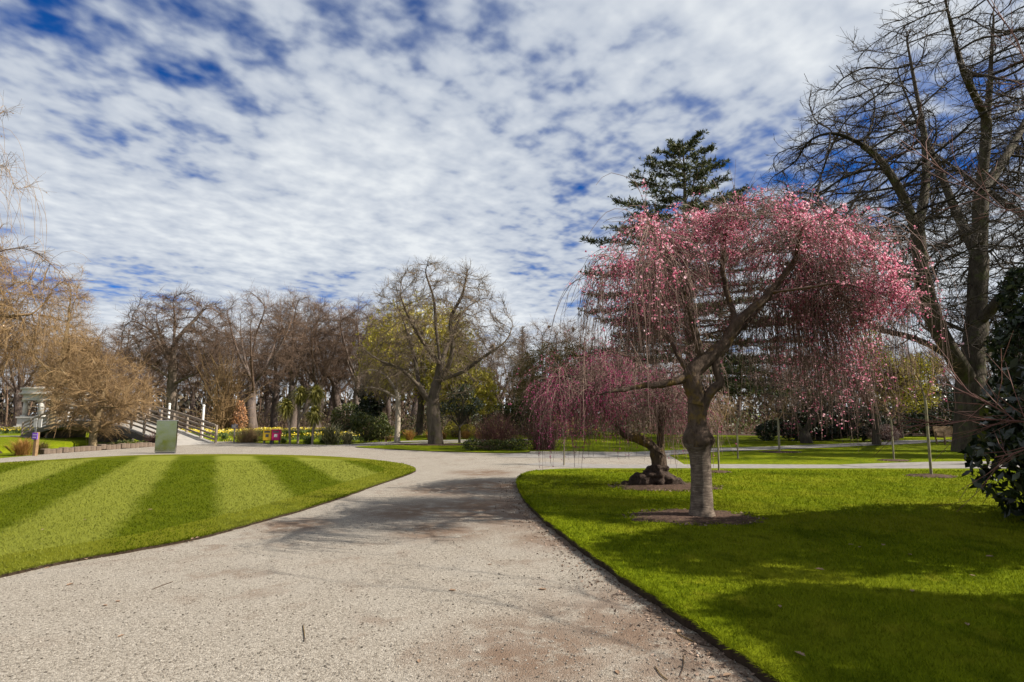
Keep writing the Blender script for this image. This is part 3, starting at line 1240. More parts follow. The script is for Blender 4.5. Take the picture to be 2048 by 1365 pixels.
# trunk with the graft swelling
tl = catmull([cp(1404, 1042), cp(1403, 1000), cp(1402, 950), cp(1399, 905), cp(1396, 885), cp(1394, 850), cp(1393, 812), cp(1391, 780, -.02)], .05)
hz = (tl[:, 2] - cb.z)
rad = np.interp(hz, [-.1, 0, .06, .15, .5, .85, 1.0, 1.08, 1.16, 1.26, 1.36, 1.7, 2.1], [.24, .215, .19, .166, .15, .152, .165, .215, .225, .19, .145, .125, .115])
Vt, Qt = tubes(tl, rad, np.zeros(len(tl), int), 22, .045, rng)
# knobbly swelling
kz = np.exp(-((Vt[:, 2] - cb.z - 1.13) / .09) ** 2)
ax = tl[np.clip(np.searchsorted(tl[:, 2], Vt[:, 2]), 0, len(tl) - 1)]
dirv = (Vt - ax) * [1, 1, 0]
ang = np.arctan2(dirv[:, 1], dirv[:, 0])
Vt = Vt + dirv * (kz * (.18 * np.sin(4 * ang + 1) + .12 * np.sin(9 * ang) + rng.normal(0, .05, len(Vt))))[:, None]
up = (Vt[Qt[:, 0], 2] - cb.z > 1.04).astype(int)
link('trunk', build_mesh('cherry_trunk', Vt - loc, Qt, mats=[M['cherry_bark'], M['cherry_limb']], quad_mi=up), cherry)
for li, ra, rb in ((1, .070, .010), (3, .066, .024)):
    lp_ = catmull(limb_lines[li], .06)
    lp_[2:] += rng.normal(0, .006, lp_[2:].shape)
    vv, qq = tubes(lp_, np.linspace(ra, rb, len(lp_)), np.zeros(len(lp_), int), 10, .07, rng)
    link('limb', build_mesh('cherry_limb', vv - loc, qq, mat=M['cherry_limb']), cherry)
# second stem that loops back into the main limb
tl2 = catmull([cp(1400, 860, -.02), cp(1408, 810, -.06), cp(1425, 780, -.08), cp(1441, 765, -.06), cp(1432, 738, -.03), cp(1436, 705, .03)], .05)
lr = np.interp(np.linspace(0, 1, len(tl2)), [0, .3, .6, .75, 1], [.075, .075, .07, .055, .06])
link('limb', build_mesh('cherry_limb', *(lambda v: (v[0] - loc, v[1]))(tubes(tl2, lr, np.zeros(len(tl2), int), 10, .06, rng)), mat=M['cherry_limb']), cherry)
thin, nl = [], 0
for c in chs:
    a = np.array(c)
    P, rr = pos[a], r[a]
    if rr[min(1, len(rr) - 1)] > .03 and len(a) > 4:
        k_ = np.where(rr > .016)[0]
        e = min(len(a), k_[-1] + 2)
        V_, Q_ = tubes(P[:e] + rng.normal(0, .008, (e, 3)), rr[:e], np.zeros(e, int), 10, .07, rng)
        link('limb', build_mesh('cherry_limb', V_ - loc, Q_, mat=M['cherry_limb']), cherry)
        if e < len(a):
            thin.append((P[e - 1:], rr[e - 1:]))
    else:
        thin.append((P, rr))
P = np.concatenate([t[0] for t in thin])
Rr = np.concatenate([t[1] for t in thin])
C = np.repeat(np.arange(len(thin)), [len(t[0]) for t in thin])
geo = [tubes(P, Rr, C, 3)]
# weeping strands
small = np.where((r < .02) & (par >= 0) & (pos[:, 2] > 2.2))[0]
right_side = small[pos[small, 0] > cx0.x + 1.0]
left_side = small[pos[small, 0] < cx0.x - 1.25]
NS = 4000
pick = np.r_[rng.choice(small, NS - 1000), rng.choice(right_side, 700), rng.choice(left_side, 300)]
b = pos[pick]
outd = (b - np.array([cx0.x - .1, CY, 0])) * [1, 1, 0]
d0 = norm(pos[pick] - pos[par[pick]]) * .4 + norm(outd) * .12 + rng.normal(0, .55, (NS, 3)) + [0, 0, .05]
rad_h = np.linalg.norm(outd / [1, 1, 1], axis=1)
# inner strands are short (the limbs stay in view), outer ones hang low
Ls = (b[:, 2] - rng.uniform(.8, 2.2, NS)) * np.interp(rad_h, [.3, 1.3, 2.0], [.36, .66, 1.02]) * rng.uniform(.45, 1.08, NS)
Ls = np.where(b[:, 0] > cx0.x + .9, np.maximum(Ls, (b[:, 2] - rng.uniform(.7, 2.6, NS)) * rng.uniform(.7, 1.05, NS)), Ls)
front = np.exp(-((b[:, 0] - cx0.x + .35) / 1.5) ** 2) * np.clip((CY + .2 - b[:, 1]) / .8, 0, 1)
sunlane = (b[:, 0] > cx0.x + .2) & (np.abs(b[:, 1] - (CY - .35)) < .8)
Ls = np.where(sunlane, np.minimum(Ls, np.maximum(.4, b[:, 2] - rng.uniform(3.0, 3.9, NS))), Ls)
window = np.exp(-((b[:, 0] - cx0.x + .15) / .95) ** 2)
Ls = np.clip(Ls * 1.0 * (1 - .85 * front) * (1 - .6 * window), .25, 3.4)
NP = 10
ST = weeping(rng, b, d0, Ls, 0, .40, .11, NP)
ST[..., 2] = np.maximum(ST[..., 2], .35)
Rs = np.linspace(.0050, .0022, NP)[None].repeat(NS, 0) * rng.uniform(.8, 1.2, (NS, 1))
geo.append(tubes(*flat(ST, Rs), 3))
# short side shoots on the strands
NSS = 6000
k1 = rng.randint(2, NP - 2, NSS)
si = rng.randint(0, NS, NSS)
bb = ST[si, k1]
dd = norm(ST[si, k1 + 1] - bb) + rng.normal(0, .5, (NSS, 3))
S2 = weeping(rng, bb, dd, rng.uniform(.15, .6, NSS), 0, .10, .08, 3)
geo.append(tubes(*flat(S2, np.linspace(.0034, .0016, 3)[None].repeat(NSS, 0)), 3))
V_, Q_ = join(geo)
link('twigs', build_mesh('cherry_twigs', V_ - loc, Q_, mat=M['cherry_twig']), cherry, kind='stuff')


def bloom_weight(p, sid, rg, nsid):
    own = rg.uniform(0, 1, nsid) ** 2.4
    return own[sid]


# blossom: clustered, thick over the top and down the sunny right side
NB = 52000
si = rng.randint(0, NS, NB)
tt = rng.uniform(0, NP - 1.001, NB)
i0 = tt.astype(int)
p = ST[si, i0] * (1 - (tt - i0))[:, None] + ST[si, i0 + 1] * (tt - i0)[:, None]
own = rng.uniform(0, 1, NS) ** 2.2
noise_c = np.sin(p[:, 0] * 3.1 + 1.2) * np.sin(p[:, 1] * 2.7) * np.sin(p[:, 2] * 2.9 + .6)
wgt = 1.25 * own[si] * (.07 + .85 * np.clip((p[:, 2] - 3.6) / 1.0, 0, 1) + .85 * np.clip((p[:, 0] - cx0.x - .8) / .9, 0, 1) * np.clip((p[:, 2] - 1.0) / .5, .3, 1)
                 + .8 * np.clip((cx0.x - 1.0 - p[:, 0]) / .7, 0, 1) * np.clip((p[:, 2] - 2.6) / .8, 0, 1)) * np.clip(.95 + 2.3 * noise_c, .12, 4)
keep = rng.uniform(0, 1.25, NB) < wgt
p = p[keep]
# little clusters
p = np.repeat(p, 3, 0) + rng.normal(0, .028, (3 * len(p), 3))
Vf, Tf = flowers(rng, p, .010, .021)
link('blossom', build_mesh('cherry_blossom', Vf - loc, None, Tf, mat=M['blossom'], smooth=False), cherry, kind='stuff')

# ================================================================== second weeping cherry with the burred base
rng = np.random.RandomState(77)
c2 = G(1318, 972, RZ)
loc2 = np.array(c2)
mulch('mulch_ring', (c2.x + .1, c2.y - .1), 1.05, .8, RZ, 9)


def c2p(px, py, dy=0.0):
    p = At(px, py, c2.y + dy)
    return (p.x, p.y, p.z)


ch2 = thing('weeping_cherry', 'older weeping cherry with swollen burred base and deep pink blossom', 'tree', c2)
bm = bmesh.new()
for (px, py, dy, rr_) in ((1314, 955, 0, .27), (1290, 962, -.05, .19), (1268, 966, .05, .15), (1338, 962, -.05, .18), (1354, 967, .05, .13), (1320, 938, .0, .19), (1278, 955, .05, .13), (1250, 970, 0, .10), (1366, 970, 0, .09), (1304, 950, .1, .2)):
    c_ = At(px, py, c2.y + dy)
    res = bmesh.ops.create_icosphere(bm, subdivisions=3, radius=rr_)
    for v_ in res['verts']:
        nz = 1 + .20 * math.sin(v_.co.x * 27 + px) * math.sin(v_.co.y * 23 + py) + .12 * math.sin(v_.co.z * 31 + px * .3) + rng.normal(0, .03)
        v_.co = Vector((v_.co.x * nz, v_.co.y * nz, v_.co.z * nz * .85)) + Vector((c_.x - c2.x, c_.y - c2.y, c_.z - c2.z))
me = bpy.data.meshes.new('burl')
bm.to_mesh(me)
bm.free()
me.materials.append(M['burl'])
bo = link('burl', me, ch2)
rm = bo.modifiers.new('remesh', 'REMESH')
rm.mode = 'VOXEL'
rm.voxel_size = .026
rm.use_smooth_shade = True
skel2 = [
    [c2p(1318, 965), c2p(1318, 920), c2p(1322, 870), c2p(1325, 810, .1)],
    [c2p(1322, 905), c2p(1285, 880, -.1), c2p(1250, 870, -.1), c2p(1225, 840, -.2), c2p(1190, 790, -.3), c2p(1150, 755, -.3), c2p(1105, 748, -.3)],
    [c2p(1325, 810, .1), c2p(1310, 760, .0), c2p(1270, 720, .2), c2p(1220, 700, .4)],
    [c2p(1325, 810, .1), c2p(1345, 750, .3), c2p(1360, 700, .8), c2p(1400, 690, 1.2)],
    [c2p(1250, 870, -.1), c2p(1230, 820, .6), c2p(1180, 780, 1.0), c2p(1140, 770, 1.3)],
]
e0 = At(1235, 770, c2.y)
A = ellipsoid_pts(rng, 2200, (e0.x, c2.y + .2, 1.5), (1.95, 1.7, 1.5), .7)
A = A[A[:, 2] > 1.7][:480]
pos, par = colonize(rng, A, skel2, .15, .27, 2.4, (0, 0, .03), .28, maxn=2500)
r = radii(par, .005, .17)
chs = chains(pos, par, r)
pos = relax(pos, chs, 2)
thin = []
for ci, c in enumerate(chs):
    a = np.array(c)
    P, rr = pos[a], r[a]
    if rr[min(1, len(rr) - 1)] > .03 and len(a) > 4:
        k_ = np.where(rr > .018)[0]
        e = min(len(a), k_[-1] + 2)
        V_, Q_ = tubes(P[:e] + rng.normal(0, .012, (e, 3)), rr[:e], np.zeros(e, int), 10, .08, rng)
        link('trunk' if ci == 0 else 'limb', build_mesh('old_cherry_limb', V_ - loc2, Q_, mat=M['cherry_limb']), ch2)
        if e < len(a):
            thin.append((P[e - 1:], rr[e - 1:]))
    else:
        thin.append((P, rr))
P = np.concatenate([t[0] for t in thin])
Rr = np.concatenate([t[1] for t in thin])
C = np.repeat(np.arange(len(thin)), [len(t[0]) for t in thin])
geo = [tubes(P, Rr, C, 3)]
small = np.where((r < .022) & (par >= 0) & (pos[:, 2] > 1.5))[0]
NS = 2100
pick = rng.choice(small, NS)
b = pos[pick]
outd = (b - np.array([e0.x, c2.y, 0])) * [1, 1, 0]
d0 = norm(pos[pick] - pos[par[pick]]) * .4 + norm(outd) * .15 + rng.normal(0, .5, (NS, 3))
rh = np.linalg.norm(outd, axis=1)
Ls = np.clip((b[:, 2] - rng.uniform(.1, 1.1, NS)) * np.interp(rh, [.3, 1.2, 1.8], [.5, .85, 1.05]) * rng.uniform(.35, 1.1, NS), .3, 2.8)
NP = 9
ST = weeping(rng, b, d0, Ls, 0, .38, .11, NP)
ST[..., 2] = np.maximum(ST[..., 2], .16)
geo.append(tubes(*flat(ST, np.linspace(.006, .0026, NP)[None].repeat(NS, 0)), 3))
k1 = rng.randint(2, NP - 2, NS)
bb = ST[np.arange(NS), k1]
S2 = weeping(rng, bb, norm(ST[np.arange(NS), k1 + 1] - bb) + rng.normal(0, .5, (NS, 3)), rng.uniform(.15, .5, NS), 0, .12, .08, 3)
geo.append(tubes(*flat(S2, np.linspace(.0034, .0016, 3)[None].repeat(NS, 0)), 3))
V_, Q_ = join(geo)
link('twigs', build_mesh('old_cherry_twigs', V_ - loc2, Q_, mat=M['cherry_twig']), ch2, kind='stuff')
NB = 26000
si = rng.randint(0, NS, NB)
tt = rng.uniform(0, NP - 1.001, NB)
i0 = tt.astype(int)
p = ST[si, i0] * (1 - (tt - i0))[:, None] + ST[si, i0 + 1] * (tt - i0)[:, None]
own = rng.uniform(0, 1, NS) ** 2.2
wgt = 1.6 * own[si] * (.22 + 1.3 * np.clip((e0.x + .3 - p[:, 0]) / 1.2, 0, 1)) * (1 + np.sin(p[:, 0] * 2.5 + 1) * np.sin(p[:, 2] * 3.3))
p = p[rng.uniform(0, .8, NB) < wgt]
p = np.repeat(p, 2, 0) + rng.normal(0, .022, (2 * len(p), 3))
Vf, Tf = flowers(rng, p, .009, .018)
link('blossom', build_mesh('old_cherry_blossom', Vf - loc2, None, Tf, mat=M['blossom_deep'], smooth=False), ch2, kind='stuff')

# ================================================================== big bare tree on the right
bb_ = G(1945, 903)
BY = bb_.y
bl = np.array(bb_)


def bp(px, py, dy=0.0):
    p = At(px, py, BY + dy)
    return np.array(p) - bl


skel = [
    [bp(1945, 903), bp(1945, 850), bp(1943, 790), bp(1945, 735), bp(1952, 650, .3), bp(1958, 520, .6), bp(1962, 390, .8), bp(1975, 240, .6), bp(1985, 80, .2), bp(1995, -80, 0)],
    [bp(1943, 770), bp(1915, 725, -.5), bp(1875, 655, -1), bp(1846, 560, -1.3), bp(1834, 470, -1.4), bp(1800, 380, -1.6), bp(1740, 300, -2), bp(1660, 260, -2.4)],
    [bp(1915, 725, -.5), bp(1860, 690, .5), bp(1800, 668, 1.2), bp(1740, 655, 1.5), bp(1690, 610, 2)],
    [bp(1846, 560, -1.3), bp(1790, 545, -2.2), bp(1740, 500, -3), bp(1690, 440, -3.4), bp(1620, 400, -3.6)],
    [bp(1952, 650, .3), bp(2010, 590, -1), bp(2080, 510, -2.2), bp(2150, 380, -3)],
    [bp(1958, 520, .6), bp(1915, 430, 2), bp(1870, 320, 3), bp(1820, 210, 3.4), bp(1790, 130, 3.6)],
    [bp(1834, 470, -1.4), bp(1850, 380, -.6), bp(1850, 280, .2), bp(1830, 170, .6), bp(1810, 60, 1)],
    [bp(1962, 390, .8), bp(2020, 300, 2), bp(2080, 180, 3.4), bp(2120, 60, 4)],
    [bp(1975, 240, .6), bp(1930, 150, -1.5), bp(1900, 40, -3), bp(1880, -50, -3.4)],
    [bp(1945, 735), bp(2000, 690, 2), bp(2070, 640, 4), bp(2150, 560, 5)],
]
ex = bp(1960, 260)
oak_meshes, *_ = tree_meshes('plane', 5, skel, [((ex[0] + .5, .2, 12.6), (9.6, 8.0, 9.4), .85), ((ex[0] - 6.2, -1, 10.8), (5.2, 4, 4.8), .36)], 3400, .40, .62, .021, 11000, .85,
                             M['oak_bark'], M['oak_twig'], dk=1.7, di=10, n_limb=9, twig_trop=(0, 0, .05), jit=.4, maxn=9500, shell=.3, twig_thick=.8, wander=.24, flare=1.3)
plant('bare_tree', oak_meshes, 'huge dark bare tree with forked trunk beside the slatted bench', bb_)
# its neighbour further right: only the boughs reach into view
t = plant('bare_tree', oak_meshes, 'dark bare tree whose boughs overlap the forked giant by the bench', (35.5, 32, 0), 2.4, .98)

# ================================================================== bare tree on the island
ob = G(872, 891)
OY = ob.y
ol = np.array(ob)


def op(px, py, dy=0.0):
    return np.array(At(px, py, OY + dy)) - ol


skel = [
    [op(872, 891), op(868, 850), op(866, 810), op(872, 770, .1), op(880, 730, .2), op(872, 660, .2), op(868, 600, .1), op(850, 545, 0)],
    [op(866, 812), op(838, 775, -.3), op(805, 740, -.6), op(760, 722, -.9), op(715, 690, -1.0)],
    [op(872, 770, .1), op(896, 735, -.3), op(906, 690, -.5), op(900, 640, -.5), op(925, 590, -.5), op(935, 540, -.4)],
    [op(880, 760), op(925, 745, -.6), op(965, 715, -1), op(1010, 685, -1.1), op(1030, 650, -1)],
    [op(880, 730, .2), op(900, 680, 1.2), op(930, 620, 1.6), op(960, 600, 2)],
    [op(838, 775, -.3), op(830, 720, .5), op(810, 650, .8), op(790, 600, 1)],
    [op(866, 812), op(890, 790, -1), op(930, 785, -1.8), op(960, 760, -2.4)],
    [op(880, 730, .2), op(850, 690, -1), op(820, 640, -1.6), op(800, 590, -1.8)],
]
isl_meshes, *_ = tree_meshes('island', 21, skel, [((0, 0, 6.6), (3.9, 3.6, 3.5), .75), ((-2.6, 0, 4.2), (2.3, 2.2, 1.5), .13), ((2.9, -.3, 4.8), (2.0, 1.9, 1.4), .13)], 1900, .25, .35, .0105, 6800, .52,
                             M['mid_bark'], M['mid_twig'], dk=1.9, di=9, n_limb=7, twig_trop=(0, 0, .18), jit=.36, maxn=6000, shell=.3, flare=1.25)
plant('bare_tree', isl_meshes, 'large bare tree with thick dark trunk on the island lawn', ob)
mulch('mulch_ring', (ob.x + .4, ob.y - .1), 2.6, .75, .034, 13)

# ================================================================== tall bare tree behind the bridge
tb = Vector((At(347, 845, 55).x, 55, 0))
TY, tl_ = 55, np.array((At(347, 845, 55).x, 55, 0))


def tp(px, py, dy=0.0):
    return np.array(At(px, py, TY + dy)) - tl_


skel = [
    [(0, 0, 0), tp(344, 800), tp(345, 740), tp(347, 690), tp(350, 640), tp(345, 600)],
    [tp(345, 735), tp(325, 700, -.5), tp(300, 660, -1), tp(262, 640, -1.5)],
    [tp(347, 690), tp(365, 665, .5), tp(390, 640, 1), tp(415, 610, 1.2)],
    [tp(344, 770), tp(375, 755, -1), tp(405, 742, -1.4)],
    [tp(344, 760), tp(310, 735, -1), tp(285, 725, -1.5)],
    [tp(344, 720), tp(320, 670, 1.4), tp(310, 620, 2)],
    [tp(344, 800), tp(370, 782, -.8), tp(400, 772, -1.2)],
]
br_meshes, *_ = tree_meshes('bridge_tree', 31, skel, [((0, 0, 9.4), (5.3, 5.0, 4.2), .85), ((-1.2, 0, 7.0), (4.6, 4, 1.6), .2)], 1200, .38, .46, .019, 4800, .95,
                            M['sunlit_wood'], M['wood_twig'], dk=1.8, di=9, n_limb=5, twig_trop=(0, 0, .08), jit=.28, maxn=3600, shell=.35)
plant('bare_tree', br_meshes, 'tall sunlit-trunked bare tree with spreading crown behind the footbridge', tb)

# ================================================================== woodland prototypes
def proto(seed, h, spread, base_r, forks, natt=600, ntw=3100, mb=None, mt=None, tl=1.0):
    rg = np.random.RandomState(seed)
    f0 = h * rg.uniform(.22, .34)
    sk = [[(0, 0, 0), (rg.normal(0, .15), rg.normal(0, .15), f0 * .5), (rg.normal(0, .25), rg.normal(0, .25), f0), (rg.normal(0, .5), rg.normal(0, .5), h * .62), (rg.normal(0, .9), rg.normal(0, .9), h * .86)]]
    for q in range(forks):
        a = 2 * math.pi * q / forks + rg.uniform(-.4, .4)
        z0 = f0 * rg.uniform(.8, 1.5)
        s_ = spread * rg.uniform(.45, .8)
        sk.append([(0, 0, z0), (math.cos(a) * s_ * .4, math.sin(a) * s_ * .4, z0 + h * .12), (math.cos(a) * s_ * .75, math.sin(a) * s_ * .75, z0 + h * .28), (math.cos(a) * s_, math.sin(a) * s_, z0 + h * .45)])
    m, *_ = tree_meshes('wood%d' % seed, seed, sk, [((0, 0, h * .64), (spread, spread, h * .36), 1.0)], natt, .45, base_r, .014, ntw, tl, mb or M['wood_bark'], mt or M['wood_twig'],
                        dk=1.8, di=9, n_limb=3, twig_trop=(0, 0, .10), jit=.3, maxn=2600, shell=.3)
    return m


W = [proto(101, 15, 4.6, .40, 4), proto(102, 14, 5.2, .46, 5), proto(103, 16, 4.2, .36, 4), proto(104, 13, 4.8, .42, 5)]
WG = 'bare trees of the woodland edge'
WL = 'bare brown woodland tree in the rank behind the daffodils'
spots = [(232, 62, 0, .80), (290, 70, 1, .82), (410, 68, 2, .78), (455, 62, 3, .88), (505, 52, 1, .94), (548, 66, 0, .95), (585, 58, 2, .92), (632, 60, 3, 1.10), (672, 64, 1, 1.02), (712, 60, 0, .93),
         (752, 66, 2, .90), (255, 82, 3, .9), (330, 86, 2, .84), (385, 84, 0, .9), (480, 84, 1, 1.05), (530, 86, 3, 1.05), (610, 84, 0, 1.05), (660, 88, 2, 1.0), (720, 84, 1, .95), (775, 86, 3, .95)]
rg = np.random.RandomState(8)
WU = ['behind the left-hand bridge rail', 'behind the tall sunlit-trunked tree', 'between the two white posts', 'rising behind the coppiced yellow whips', 'with stout forked trunk beside the copper sapling', 'behind the navy sign',
      'directly behind the yellow and magenta bins', 'towering over the tallest cabbage tree', 'behind the flax clump', 'behind the dull green rounded shrub', 'behind the holly-like tree']
for si_, (px, d, q, sc) in enumerate(spots):
    plant('woodland_tree', W[q], 'bare brown woodland tree ' + WU[si_] if si_ < len(WU) else 'bare brown tree in the second rank of the woodland behind the daffodils', (At(px, 850, d).x, d, 0), rg.uniform(0, 6.28), sc, WG)
WL2 = 'bare brown woodland tree beyond the striped lawn and riverside path'
for px, d, q, sc in [(830, 70, 1, .8), (890, 76, 2, .78), (955, 66, 0, .76), (1000, 80, 3, .9), (1090, 62, 1, .86), (1150, 66, 2, .82), (1215, 72, 3, .9)]:
    plant('woodland_tree', W[q], WL2, (At(px, 850, d).x, d, 0), rg.uniform(0, 6.28), sc, 'bare trees beyond the river path')
WL3 = 'bare brown woodland tree behind the cherry lawn and bench'
for px, d, q, sc in [(1290, 66, 0, .7), (1420, 70, 1, .75), (1480, 62, 2, .62), (1560, 66, 3, .75), (1640, 62, 0, .62), (1720, 66, 1, .72), (1790, 70, 2, .72), (1850, 60, 3, .68), (1920, 64, 0, .72), (2000, 58, 1, .72), (2070, 62, 2, .75)]:
    plant('woodland_tree', W[q], WL3, (At(px, 850, d).x, d, 0), rg.uniform(0, 6.28), sc, 'bare trees behind the cherry lawn')
WL4 = 'bare brown woodland tree behind the white pavilion'
for px, d, q, sc in [(-40, 72, 0, 1.0), (30, 74, 1, .95), (80, 84, 2, .95), (130, 76, 3, .95), (175, 70, 0, .85), (-100, 66, 2, 1.0)]:
    plant('woodland_tree', W[q], WL4, (At(px, 850, d).x, d, 0), rg.uniform(0, 6.28), sc, 'bare trees behind the pavilion')

# far-off wood: one mass of trunks, twigs and dull evergreen undergrowth
rg = np.random.RandomState(55)
nT = 900
x = rg.uniform(-150, 150, nT)
y = rg.uniform(92, 125, nT)
hh = rg.uniform(5, 15, nT)
P1, R1 = grow(rg, np.c_[x, y, np.zeros(nT)], np.tile([0, 0, 1.0], (nT, 1)) + rg.normal(0, .08, (nT, 3)), hh, 5, np.full(nT, .18), .03, .08, (0, 0, .1))
geo = [tubes(*flat(P1, R1), 4)]
nt_ = 4200
ti = rg.randint(0, nT, nt_)
kk = rg.randint(1, 4, nt_)
P2, R2 = grow(rg, P1[ti, kk] + rg.normal(0, .8, (nt_, 3)), rg.normal(0, .8, (nt_, 3)) + [0, 0, .6], rg.uniform(1.4, 3.6, nt_), 3, np.full(nt_, .04), .018, .2, (0, 0, .05))
geo.append(tubes(*flat(P2, R2), 3))
Vw, Qw = join(geo)
lp = np.c_[rg.uniform(-130, 130, 24000), rg.uniform(93, 108, 24000), np.abs(rg.normal(0, 4.6, 24000))]
lp[:, 2] *= .75 + .35 * np.sin(lp[:, 0] * .21) * np.sin(lp[:, 0] * .083 + 1)
V2, Q2 = leaf_cloud(rg, lp, .3, .65, .6)
o = link('distant_woodland', build_mesh('distant_woodland', np.concatenate([Vw, V2]), np.concatenate([Qw, Q2 + len(Vw)]), mats=[M['wood_twig'], M['dull_leaf']], quad_mi=np.r_[np.zeros(len(Qw), int), np.ones(len(Q2), int)]), kind='stuff')
tag(o, 'hazy brown mass of bare woodland closing the far edge of the park', 'woodland')


def thicket(name, label, xr, yr, m, h, mat, seed, cat='undergrowth', leaves=0, lmat=None, lsz=(.05, .12)):
    rg = np.random.RandomState(seed)
    b = np.c_[rg.uniform(*xr, m), rg.uniform(*yr, m), np.zeros(m)]
    hh = h * rg.uniform(.4, 1.1, m) * (.7 + .3 * np.sin(b[:, 0] * .5 + seed))
    P, R = grow(rg, b, rg.normal(0, .45, (m, 3)) * [1, 1, 0] + [0, 0, 1], hh, 4, np.full(m, .018), .006, .2, (0, 0, -.02))
    geo = [tubes(*flat(P, R), 3)]
    V, Q = join(geo)
    mi = np.zeros(len(Q), int)
    mats = [mat]
    if leaves:
        si = rg.randint(0, m, leaves)
        k_ = rg.randint(0, 4, leaves)
        p = P[si, k_] + rg.normal(0, .22, (leaves, 3))
        p[:, 2] = np.abs(p[:, 2])
        V2, Q2 = leaf_cloud(rg, p, *lsz, .5)
        Q = np.concatenate([Q, Q2 + len(V)])
        V = np.concatenate([V, V2])
        mi = np.r_[mi, np.ones(len(Q2), int)]
        mats = [mat, lmat]
    o = link(name, build_mesh(name, V, Q, mats=mats, quad_mi=mi), kind='stuff')
    return tag(o, label, cat)


thicket('undergrowth', 'brown undergrowth along the woodland floor behind the daffodils', (-62, -8), (60, 92), 3000, 3.6, M['wood_twig'], 61, leaves=9000, lmat=M['shrub_olive'])
thicket('undergrowth', 'dark green and brown undergrowth beyond the riverside path', (-10, 10), (44, 62), 1300, 2.8, M['wood_twig'], 62, leaves=9000, lmat=M['shrub_green'])
thicket('undergrowth', 'dark tangled undergrowth behind the cherry lawn', (10, 62), (46, 60), 2300, 3.8, M['red_twig'], 63, leaves=12000, lmat=M['shrub_green'], lsz=(.07, .16))

# ================================================================== leafy shrubs and trees
def leafy(name, label, loc, clumps, nleaf, lsz, mat, seed, stem_mat=None, stems=None, cat='shrub', group=None, aspect=.45, up=.2, droop=0.0, shell=.55, twigs=300, part='foliage'):
    rg = np.random.RandomState(seed)
    t = thing(name, label, cat, loc, 0, group)
    wts = np.array([c[1][0] * c[1][1] + c[1][0] * c[1][2] for c in clumps])
    wts = wts / wts.sum()
    pts = np.concatenate([ellipsoid_pts(rg, max(5, int(nleaf * wt)), c[0], c[1], shell) for c, wt in zip(clumps, wts)])
    # gaps: keep leaves in patches
    g = np.sin(pts[:, 0] * 3.3 + seed) * np.sin(pts[:, 1] * 3.1 + 2 * seed) * np.sin(pts[:, 2] * 3.7 + 3 * seed)
    pts = pts[(g > -.25) | (rg.uniform(0, 1, len(pts)) < .35)]
    pts = pts[pts[:, 2] > .02]
    V, Q = leaf_cloud(rg, pts, lsz[0], lsz[1], aspect, up, droop)
    link(part, build_mesh(name + '_leaves', V, Q, mat=mat, smooth=False), t, kind='stuff')
    geo = []
    if stems:
        for ln, r0, r1 in stems:
            c = catmull([Vector(p) for p in ln], .15)
            geo.append(tubes(c, np.linspace(r0, r1, len(c)), np.zeros(len(c), int), 8, .05, rg))
        Vs_, Qs_ = join(geo)
        link('trunk' if cat == 'tree' else 'stem', build_mesh(name + '_stem', Vs_, Qs_, mat=stem_mat), t)
    if twigs:
        base = np.array(stems[0][0][-1]) if stems else np.array([0, 0, .05])
        tgt = pts[rg.randint(0, len(pts), twigs)]
        st = base[None] + (tgt - base) * rg.uniform(0, .25, (twigs, 1))
        P, R = grow(rg, st, tgt - st, np.linalg.norm(tgt - st, axis=1), 5, np.full(twigs, .014), .004, .08, (0, 0, .0))
        link('branches', build_mesh(name + '_branches', *tubes(*flat(P, R), 4), mat=stem_mat or M['wood_twig']), t, kind='stuff')
    return t


# glossy evergreens on the right edge (they throw the big shadow on the lawn)
leafy('evergreen_shrub', 'dark glossy evergreen shrub overhanging the cherry lawn beside the cross path', (8.95, 7.8, RZ),
      [((0, 0, 1.4), (2.1, 2.0, 1.5)), ((.1, -.7, 2.9), (1.8, 1.8, 1.5)), ((.1, -1.5, 4.3), (1.5, 1.5, 1.2)), ((.1, -2.3, 5.4), (1.2, 1.2, .9)), ((-1.2, .3, .8), (1.1, 1.2, .9)), ((-.9, -.4, 2.2), (1.0, 1.0, .9))], 30000, (.06, .12), M['evergreen'], 71,
      M['oak_bark'], [([(0, 0, -.1), (.05, 0, 1.5), (0, .1, 4.5)], .12, .03)], aspect=.42, droop=.25, shell=.0, twigs=260)
leafy('evergreen_shrub', 'broad dark evergreen at the corner of the lawn, shading the path edge', (8.9, 2.7, RZ),
      [((0, 0, 1.6), (1.9, 1.8, 1.6)), ((.1, .1, 3.2), (1.8, 1.7, 1.4)), ((0, 0, 4.5), (1.3, 1.3, 1.0)), ((.3, .7, 5.2), (1.1, .9, .7))], 24000, (.07, .15), M['evergreen'], 72,
      M['oak_bark'], [([(0, 0, -.1), (.05, 0, 1.5), (0, .1, 3.8)], .12, .03)], aspect=.45, droop=.25, shell=.0, twigs=200)

# near bare tree out on the right whose twigs reach into the picture
nl_ = np.array((9.6, .6, RZ))


def npnt(px, py, Y):
    return np.array(At(px, py, Y)) - nl_


